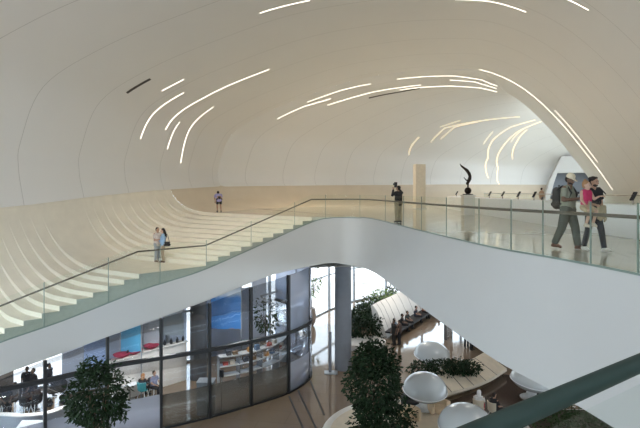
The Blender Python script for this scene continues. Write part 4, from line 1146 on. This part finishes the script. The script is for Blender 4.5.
# parasols on the terrace outside
def parasol(x, y, Y, r, lab, tilt):
    top = pd(x, y, Y); t = thing('parasol', lab, 'parasol', (top.x, top.y, LOW-.05), 0, None)
    h = top.z-LOW
    MB().tube([(0,0,0),(0,0,h)], .04, 8).obj('pole', M['steel'], t)
    Mx = Matrix.Translation((0,0,h)) @ Matrix.Rotation(R_(tilt), 4, 'Y')
    prof = [(.05,.05),(r*.4,-.06),(r*.75,-.3),(r,-.72),(r*.97,-.74),(r*.72,-.35),(r*.38,-.11),(.05,.0)]
    rows = [[Mx @ V((a*math.cos(2*math.pi*k/24), a*math.sin(2*math.pi*k/24), z)) for k in range(24)] for a, z in prof]
    MB().grid(rows, True).obj('canopy', M['pod_white'], t, smooth=50, weld=False)
    MB().lathe([(.4,0),(.4,.08),(.06,.12)], seg=20).obj('base', M['charcoal'], t)
parasol(362,275, 58, 1.35, 'white domed parasol on the terrace beyond the round column', 8)
parasol(355,288, 62, 1.2, 'second white parasol half hidden by the round column', 0)

# slim totem sign by the column
tp = px(331,373)
tt_ = thing('totem_sign', 'slim dark blue totem standing on a flat base before the column', 'sign', tp)
MB().box((0,0,.03), (.75,.5,.06)).obj('base', M['frame_grey'], tt_, bevel=.01)
MB().box((-.05,0,1.2), (.16,.10,2.3)).obj('panel', M['column'], tt_, bevel=.01)

# ---- inside the cafe
cc_ = [px(-30,420,LOW+1), px(-2,415,LOW+1), px(22,416,LOW+1), px(48,413,LOW+1), px(72,405,LOW+1), px(100,398,LOW+1), px(122,394,LOW+1)]
ct = thing('cafe_counter', 'long curved grey cafe counter with pale top behind the glass', 'counter', (cc_[3].x, cc_[3].y, LOW))
P = [V((p.x, p.y, LOW)) for p in cc_]; path = [cr(P, i/40) for i in range(41)]
m = MB(); m.sweep(path, [(.0,0),(.0,.96),(-.22,.96),(-.22,0)]); m.obj('front', M['frame_grey'], ct, world=True, weld=False)
m = MB(); m.sweep(path, [(.03,.96),(.03,1.0),(-.25,1.0),(-.25,.96)]); m.obj('top', M['bench_white'], ct, world=True, weld=False)
bx = px(31,425,LOW+.9)
cb = thing('menu_stand', 'pale tilted menu stand in front of the cafe counter', 'stand', (bx.x, bx.y, LOW))
MB().box((0,0,.9), (1.0,.5,.04), rx=R_(18)).obj('panel', M['pane_frost'] if 0 else M['pod_white'], cb); MB().tube([(0,0,0),(0,0,.9)], .04, 8).obj('stem', M['steel'], cb); MB().lathe([(.25,0),(.25,.04)], seg=16).obj('base', M['steel'], cb)
# hanging picture panels
for (x0, y0, x1, y1, Y, cols, lab) in [
   (211,291,241,329,29.0,((.42,.22,.12),(.06,.22,.55),(.55,.65,.75)),'large blue picture panel with a brown patch, behind the curved glass'),
   (121,326,141,352,25.2,((.65,.68,.7),(.10,.42,.68),(.20,.50,.72)),'turquoise picture panel with white foot beside the tree top'),
   (84,338,106,368,24.6,((.25,.32,.5),(.30,.40,.62),(.5,.58,.72)),'pale blue patterned panel just behind the slender tree'),
   (144,318,160,345,26.5,((.45,.40,.42),(.48,.52,.56),(.62,.66,.70)),'grey picture panel beyond the turquoise one'),
   (164,312,183,335,28.0,((.40,.42,.45),(.46,.52,.56),(.62,.68,.72)),'grey green picture panel next to the dark inner column')]:
    a = pd(x0, y0, Y); b = pd(x1, y1, Y); w = b.x-a.x; zt = a.z+.5; zb = b.z
    t = thing('picture_panel', lab, 'picture', ((a.x+b.x)/2, Y, LOW), 0)
    pm = poster('print_%d' % x0, *cols)
    MB().box((0,0,(zt+zb)/2-LOW), (w,.06,zt-zb)).obj('print', pm, t)
    for s in (-1,1): MB().box((s*(w/2+.02),0,(zt-LOW)/2), (.05,.08,zt-LOW)).obj('post', M['frame_grey'], t)
# inner column
c = px(198,398); ic = MB().lathe([(.46,0),(.46,6.0)], seg=32).obj('column', M['column_dark'], at=V((-6.75,27.8,LOW)), smooth=40); struct(ic, 'dark grey round column inside the cafe')
gb = px(200,425); tag(MB().box((0,0,.75), (.75,.6,1.5)).box((0,0,1.52), (.8,.65,.05)).obj('grey_cabinet', M['frame_grey'], at=V((gb.x, gb.y+1.2, LOW)), bevel=.01), 'plain grey cabinet standing behind the tinted glass', 'cabinet')
rd_ = pd(217.5,379,22.62); cr_t = thing('card_reader', 'small black card reader on a post beside the glass door', 'card reader', (rd_.x+.05, 23.3, LOW))
MB().box((0,0,rd_.z-LOW), (.2,.08,.34)).obj('case', M['charcoal'], cr_t, bevel=.01); MB().tube([(0,0,0),(0,0,rd_.z-LOW)], .025, 8).obj('post', M['steel'], cr_t)
# tiered display shelf following the glass curve, with books and boxes
ts = [(-5.3,26.4),(-4.3,26.9),(-3.2,27.8),(-2.35,29.0),(-2.0,30.4)]
tsp = [cr([V((*p, LOW)) for p in ts], i/24) for i in range(25)]
sh = thing('display_shelf', 'curved white tiered display shelf inside the glass corner', 'shelf', (-3.2,27.8,LOW))
for h in (.55, 1.05, 1.55):
    m = MB(); m.sweep(tsp, [(.0,h),(.0,h+.05),(-.5,h+.05),(-.5,h)]); m.obj('board', M['pod_white'], sh, world=True, weld=False)
for i in (0, 6, 12, 18, 24):
    a = tsp[max(i-1,0)]; b = tsp[min(i+1,24)]; t = (b-a).normalized(); n_ = V((-t.y, t.x, 0))
    m = MB(); m.box(tsp[i]+n_*.25+V((0,0,.8)), (.04,.46,1.6), math.atan2(t.y,t.x)); m.obj('upright', M['frame_grey'], sh, world=True)
bc = [((.5,.1,.08),'dark red'),((.75,.7,.6),'cream'),((.08,.09,.12),'black'),((.35,.22,.12),'brown'),((.7,.35,.12),'orange'),((.15,.25,.4),'blue')]
seq_b = [(1.10,i) for i in (2,4,8,10,14,16,20,22)] + [(1.60,i) for i in (3,5,9,11,15,17)]
for k, (h, i) in enumerate(seq_b):
    a = tsp[i-1]; b = tsp[i+1]; t = (b-a).normalized(); n_ = V((-t.y, t.x, 0)); colr, cn = bc[k % 6]
    lvl = 'top' if h > 1.5 else 'middle'
    hh = .16+.05*(k % 3)
    tag(MB().box((0,0,hh/2), (.26,.2,hh), math.atan2(t.y,t.x)).obj('gift_box', fabric(colr), at=tsp[i]+n_*.2+V((0,0,h))),
        '%s %s box on the %s board of the curved shelf, %s along' % (cn, ['small','low','tall'][k % 3], lvl, ['first','second','third','fourth','fifth','sixth','seventh','eighth'][k if k < 8 else k-8]), 'box', 'boxes on the curved display shelf')
# raised curved bar back with jars and red bowls
bar = [pd(108,364,24.2), pd(128,356,25.0), pd(148,348,26.0), pd(168,340,26.8), pd(186,331,27.6)]
bp_ = [cr([V((p.x,p.y,LOW)) for p in bar], i/24) for i in range(25)]
br = thing('bar_partition', 'tall pale curved bar back standing deep in the cafe', 'partition', (bp_[12].x, bp_[12].y, LOW))
m = MB(); m.sweep(bp_, [(-.05,0),(.05,0),(.05,2.12),(-.05,2.12)]); m.obj('panel', M['bench_white'], br, world=True, weld=False)
m = MB(); m.sweep(bp_, [(-.22,2.12),(.22,2.12),(.22,2.17),(-.22,2.17)]); m.obj('top', M['bench_white'], br, world=True, weld=False)
for k, i in enumerate((6,10,17,19,21,23)):
    tag(MB().lathe([(.06,0),(.08,.05),(.075,.18),(.035,.22),(.035,.28),(.02,.28)], seg=14).obj('jar', M['charcoal'], at=bp_[i]+V((0,0,2.17)), smooth=40), 'dark jar on the curved bar back, %s from its near end' % ['first','second','third','fourth','fifth','sixth'][k], 'jar', 'dark jars on the bar back')
for k, i in enumerate((4,8,13)):
    tag(MB().lathe([(.12,0),(.34,.10),(.40,.18),(.36,.18),(.1,.06)], seg=20).obj('bowl', fabric((.42,.05,.10)), at=bp_[i]+V((0,0,2.17)), smooth=40), 'wide dark red bowl on the curved bar back, %s from its near end' % ['first','second','third'][k], 'bowl', 'red bowls on the bar back')
# cafe chairs and tables with people
def cafe_chair(x, y, rz, m, lab, Yoff=0):
    p = px(x, y); t = thing('cafe_chair', lab, 'chair', p, R_(rz), 'cafe chairs')
    o = MB()
    o.lathe([(.22,.44),(.24,.46),(.22,.49),(.02,.48)], seg=18); o.obj('seat', m, t, smooth=40)
    rows = []
    for i in range(7):
        a = R_(20+i*140/6); rows.append([(.25*math.cos(a), .05+.22*math.sin(a), .50), (.27*math.cos(a), .07+.24*math.sin(a), .9), (.24*math.cos(a), .05+.21*math.sin(a), .9), (.22*math.cos(a), .03+.19*math.sin(a), .5)])
    mb = MB(); mb.grid(rows, True); mb.cap(rows[0]); mb.cap(rows[-1][::-1]); mb.obj('backrest', m, t, smooth=40)
    for sx, sy in ((1,1),(1,-1),(-1,1),(-1,-1)): MB().tube([(sx*.13,sy*.13,.45),(sx*.22,sy*.22,0)], .014, 6).obj('leg', M['pod_white'], t)
    return p
def cafe_table(x, y, lab):
    p = px(x, y); t = thing('cafe_table', lab, 'table', p, 0, 'cafe tables')
    MB().lathe([(.02,.74),(.36,.74),(.37,.76),(.36,.78),(.02,.78)], seg=24).obj('tabletop', M['pod_white'], t)
    MB().tube([(0,0,0),(0,0,.75)], .035, 8).obj('stem', M['steel'], t); MB().lathe([(.25,0),(.25,.03),(.05,.05)], seg=20).obj('base', M['steel'], t)
def seated(label, x, y, rz, outfit, sk='mid', chair=None, h=.97):
    p = px(x, y)
    if chair: cafe_chair(x, y, rz, *chair)
    return low_person(label, x, y, SIT, R_(rz), outfit, sk, h=h)
seated('person in black with an orange-brown scarf seated on the teal chair', 143, 399, 170, [('tshirt', BLK), ('trousers', BLK), ('scarf', (.42,.2,.08)), ('shoes', BLK)], 'mid', (M['teal'], 'teal chair with white legs behind the cafe glass'))
seated('person in grey blue shirt seated beside the dark mullion', 154, 396, 60, casual((.22,.24,.36), BLK), 'mid', (M['charcoal'], 'dark chair of the person in grey blue beside the mullion'))
cafe_table(130, 399, 'round white table between the slender tree and the teal chair')
seated('grey clothed person seated deep in the cafe before the turquoise panel', 126, 371, 20, casual((.16,.18,.22), BLK), 'mid', (M['charcoal'], 'dark chair deep in the cafe before the turquoise panel'))
for i, (x, y, rz, c, lab) in enumerate([(6,413,40,(.025,.025,.03),'dark clothed person seated behind the counter at the picture edge'),
        (15,409,-20,(.30,.27,.25),'person in pale top seated behind the counter'),
        (26,414,150,(.03,.02,.025),'dark seated person with back turned, in front of the standing pair'),
        (36,412,-120,(.05,.03,.03),'dark reddish clothed person seated next to the dark mullion')]):
    seated(lab, x, y, rz, casual(c, BLK), 'dark', (M['charcoal'], 'dark chair under the ' + lab.replace('seated ', '')[:60].strip()))
# pram by the counter
pm_ = px(56,404); pr = thing('pram', 'black pram with raised hood behind the cafe counter', 'pram', pm_, R_(35))
o = MB(); o.cone((-.2,0,.72), .2, (.25,0,.72), .2); remeshed(o, 'basket', M['charcoal'], pr, .02, 3)
o = MB(); o.lathe([(.02,.42),(.22,.36),(.34,.2),(.38,0)], (.1,0,.85), 18, Matrix.Rotation(R_(40), 4, 'Y')); o.obj('hood', M['charcoal'], pr, smooth=40)
for sx in (-.3,.32):
    for sy in (-.25,.25):
        w = MB(); w.lathe([(.02,-.02),(.15,-.02),(.16,0),(.15,.02),(.02,.02)], (sx,sy,.16), 18, Matrix.Rotation(R_(90), 4, 'X')); w.obj('wheel', M['charcoal'], pr)
for sy in (-.22,.22):
    MB().tube([(-.3,sy,.16),(.1,sy,.6),(-.5,sy,1.0)], .015, 6).obj('frame_bar', M['steel'], pr)
MB().tube([(-.5,-.22,1.0),(-.5,.22,1.0)], .018, 6).obj('push_handle', M['charcoal'], pr)

# ---- people along the white bench
def bench_sit(f, lab, outfit, sk='mid', turn=0, h=.97):
    i = int(f*40); p = bpath[i]; q = bpath[min(i+1,40)]; o = bpath[max(i-1,0)]; t = (q-o).normalized(); n_ = V((t.y,-t.x,0))
    c = p + n_*.42; rz = math.atan2(n_.x, -n_.y) + R_(turn)
    cl = {'mid': (.42,.26,.17), 'dark': (.17,.095,.06), 'light': (.55,.36,.27)}[sk]
    person('person', lab, (c.x, c.y, LOW), rz, SIT, outfit, cl, sk, h, .014)
bench_sit(.12, 'person in light blue shirt seated at the near end of the white bench', casual((.22,.30,.42), (.05,.05,.06)), 'mid', -20)
bench_sit(.32, 'dark clothed person seated second along the white bench', casual(BLK, BLK), 'dark', 15)
bench_sit(.42, 'person in dark green grey seated third along the white bench', casual((.04,.05,.05), BLK), 'mid', -10)
bench_sit(.55, 'person in dark navy seated at the middle of the white bench', casual((.02,.025,.05), (.03,.03,.04)), 'mid', 10)
bench_sit(.68, 'person in brown red top reclining on the white bench', casual((.16,.06,.05), BLK), 'mid', -25)
bench_sit(.80, 'dark clothed person seated near the far end of the white bench', casual((.03,.025,.03), BLK), 'dark', 5)
bench_sit(.90, 'dark clothed person seated last at the far end of the white bench', casual((.05,.04,.04), BLK), 'mid', 0)
# group in front of the bench
low_person('dark clothed person standing before the near end of the white bench', 394, 345, STAND, R_(-60), casual((.03,.03,.03), (.05,.045,.04)), 'dark')
low_person('person in brown top standing with back to the bench, beside the dark clothed one', 399.5, 345, STAND, R_(-120), casual((.10,.06,.045), BLK), 'mid')
# visitors at the dark wall and by the pod chairs
low_person('dark clothed visitor standing alone before the dark wall under the bridge', 487, 353, STAND, R_(30), casual(BLK, BLK), 'dark')
low_person('visitor in dark teal at the dark wall, half cut by the bridge edge', 466.5, 348, STAND, R_(0), casual((.02,.06,.07), BLK), 'mid')
low_person('visitor in khaki at the dark wall next to the one in teal', 471.5, 350, STAND, R_(40), casual((.16,.15,.10), BLK), 'mid')
seated('visitor in white headscarf and red top seated beside the front dome pod', 479, 418, 150, [('tshirt', (.78,.76,.74)), ('trousers', (.55,.08,.10)), ('scarf', (.80,.78,.76)), ('shoes', BLK)], 'mid', (M['bench_beige'], 'beige chair of the visitor in white headscarf'))
seated('visitor in black seated next to the visitor in white headscarf', 494, 421, 120, casual(BLK, BLK), 'mid', (M['bench_beige'], 'beige chair of the visitor in black'))
# loose cushioned seats on the island beside the pods
for x, y, rz, lab in [(440,411,30,'beige curved seat between two dome pods'), (408,418,-30,'beige curved seat under the big tree'), (413,404,10,'dark cushioned seat tucked under the dome pod by the tree')]:
    p = px(x, y, LOW+.47); t = thing('lounge_chair', lab, 'seat', p, R_(rz))
    mm = M['charcoal'] if 'dark' in lab else M['cushion']
    rows = []
    for i in range(13):
        a = R_(-10+i*200/12); rows.append([(.34*math.cos(a),.34*math.sin(a),0),(.36*math.cos(a),.36*math.sin(a),.4),(.56*math.cos(a),.56*math.sin(a),.36),(.56*math.cos(a),.56*math.sin(a),0)])
    mb = MB(); mb.grid(rows, True); mb.cap(rows[0]); mb.cap(rows[-1][::-1]); mb.obj('back', mm, t, smooth=40)
    MB().lathe([(.33,0),(.34,.16),(.3,.2),(.02,.2)], seg=20).obj('seat', mm, t, smooth=40)
# ================================================================== LIGHT AND CAMERA
w = bpy.data.worlds.new('World'); SC.world = w; w.use_nodes = True
N = w.node_tree.nodes; L = w.node_tree.links; bg = N['Background']
bg.inputs['Color'].default_value = (.76,.89,1.0,1); bg.inputs['Strength'].default_value = 6.6
sun = bpy.data.lights.new('sun', 'SUN'); sun.energy = 9.0; sun.angle = R_(1.5); sun.color = (1,.95,.88)
so = bpy.data.objects.new('sun', sun); COL.objects.link(so)
d = V((.35,-1.0,-.85)).normalized(); so.rotation_euler = d.to_track_quat('-Z', 'Y').to_euler()
# hidden area lamps added between parapet and glass rail to brighten the shell
for i, y in enumerate((14,20,26,32,38)):
    l = bpy.data.lights.new('fill_uplight', 'AREA'); l.shape = 'RECTANGLE'; l.size = .6; l.size_y = 5.5; l.energy = (15,15,45,50,50)[i]; l.color = ((1,.97,.93),(1,.95,.9),(1,.84,.66),(1,.74,.5),(1,.74,.5))[i]
    ob = bpy.data.objects.new('fill_uplight', l); COL.objects.link(ob); ob.location = (11.4, y, .45); ob.rotation_euler = (math.pi, R_(12), 0)
# unseen warm spots added high in the vault to brighten the stairs
for i, (x, y, z, tx, ty, tz) in enumerate(((-1.5,16,11,-3,27,-1),(-5.5,16,10.8,-7.5,25,-2),(-8.5,15,10.2,-10.5,22,-3))):
    l = bpy.data.lights.new('fill_spot', 'SPOT'); l.energy = 12500; l.color = (1,.88,.70); l.spot_size = R_(62); l.spot_blend = .9; l.shadow_soft_size = .5
    ob = bpy.data.objects.new('fill_spot', l); COL.objects.link(ob); ob.location = (x,y,z)
    ob.rotation_euler = (V((tx,ty,tz))-V((x,y,z))).to_track_quat('-Z','Y').to_euler()
l = bpy.data.lights.new('fill_spot', 'SPOT'); l.energy = 1900; l.color = (1,.97,.92); l.spot_size = R_(100); l.spot_blend = 1; l.shadow_soft_size = .5  # extra spot added to lift the left wall
ob = bpy.data.objects.new('fill_spot', l); COL.objects.link(ob); ob.location = (-2.5,9,10.6)
ob.rotation_euler = (V((-14,19,5))-V((-2.5,9,10.6))).to_track_quat('-Z','Y').to_euler()
# extra spots added at the bend's light slots to warm the far shell
for r, t, e in ((43.6,.34,1800),(46.9,.42,1800),(45.6,.53,900)):
    l = bpy.data.lights.new('slot_fill', 'SPOT'); l.energy = e; l.color = (1,.84,.64); l.spot_size = R_(140); l.spot_blend = 1.0; l.shadow_soft_size = .06
    ob = bpy.data.objects.new('slot_fill', l); COL.objects.link(ob); nn = shell_n(r, t); ob.location = shell(r, t)+nn*.12
    ob.rotation_euler = nn.to_track_quat('-Z','Y').to_euler()
# unseen area lights added to brighten the cafe and the lower hall
for x, y, z, e, sz in ((-11.5,21.5,-6.0,120,1.2),(-7.6,24,-5.2,160,1.2),(-4.2,27,-4.2,160,1.2),(6,33,-2.9,60,1.6),(8.5,27,-2.9,60,1.6),(9.5,21,-2.9,60,1.6),(5.5,38,-2.9,260,1.6)):
    l = bpy.data.lights.new('fill_area', 'AREA'); l.size = sz; l.energy = e; l.color = (1,.96,.90)
    ob = bpy.data.objects.new('fill_area', l); COL.objects.link(ob); ob.location = (x,y,z)
cam = bpy.data.cameras.new('camera'); co = bpy.data.objects.new('camera', cam); COL.objects.link(co)
cam.sensor_width = 36; cam.lens = 36*500/640; cam.shift_y = -23/640; cam.clip_start = .05; cam.clip_end = 600
co.location = (0,0,EYE); co.rotation_euler = (math.pi/2,0,0)
SC.camera = co
SC.view_settings.view_transform = 'Standard'; SC.view_settings.look = 'None'
SC.view_settings.gamma = 1.0; SC.view_settings.exposure = -0.31; SC.view_settings.use_curve_mapping = False
SC.cycles.max_bounces = 12; SC.cycles.diffuse_bounces = 6; SC.cycles.transparent_max_bounces = 24; SC.cycles.glossy_bounces = 4
bpy.context.view_layer.update()
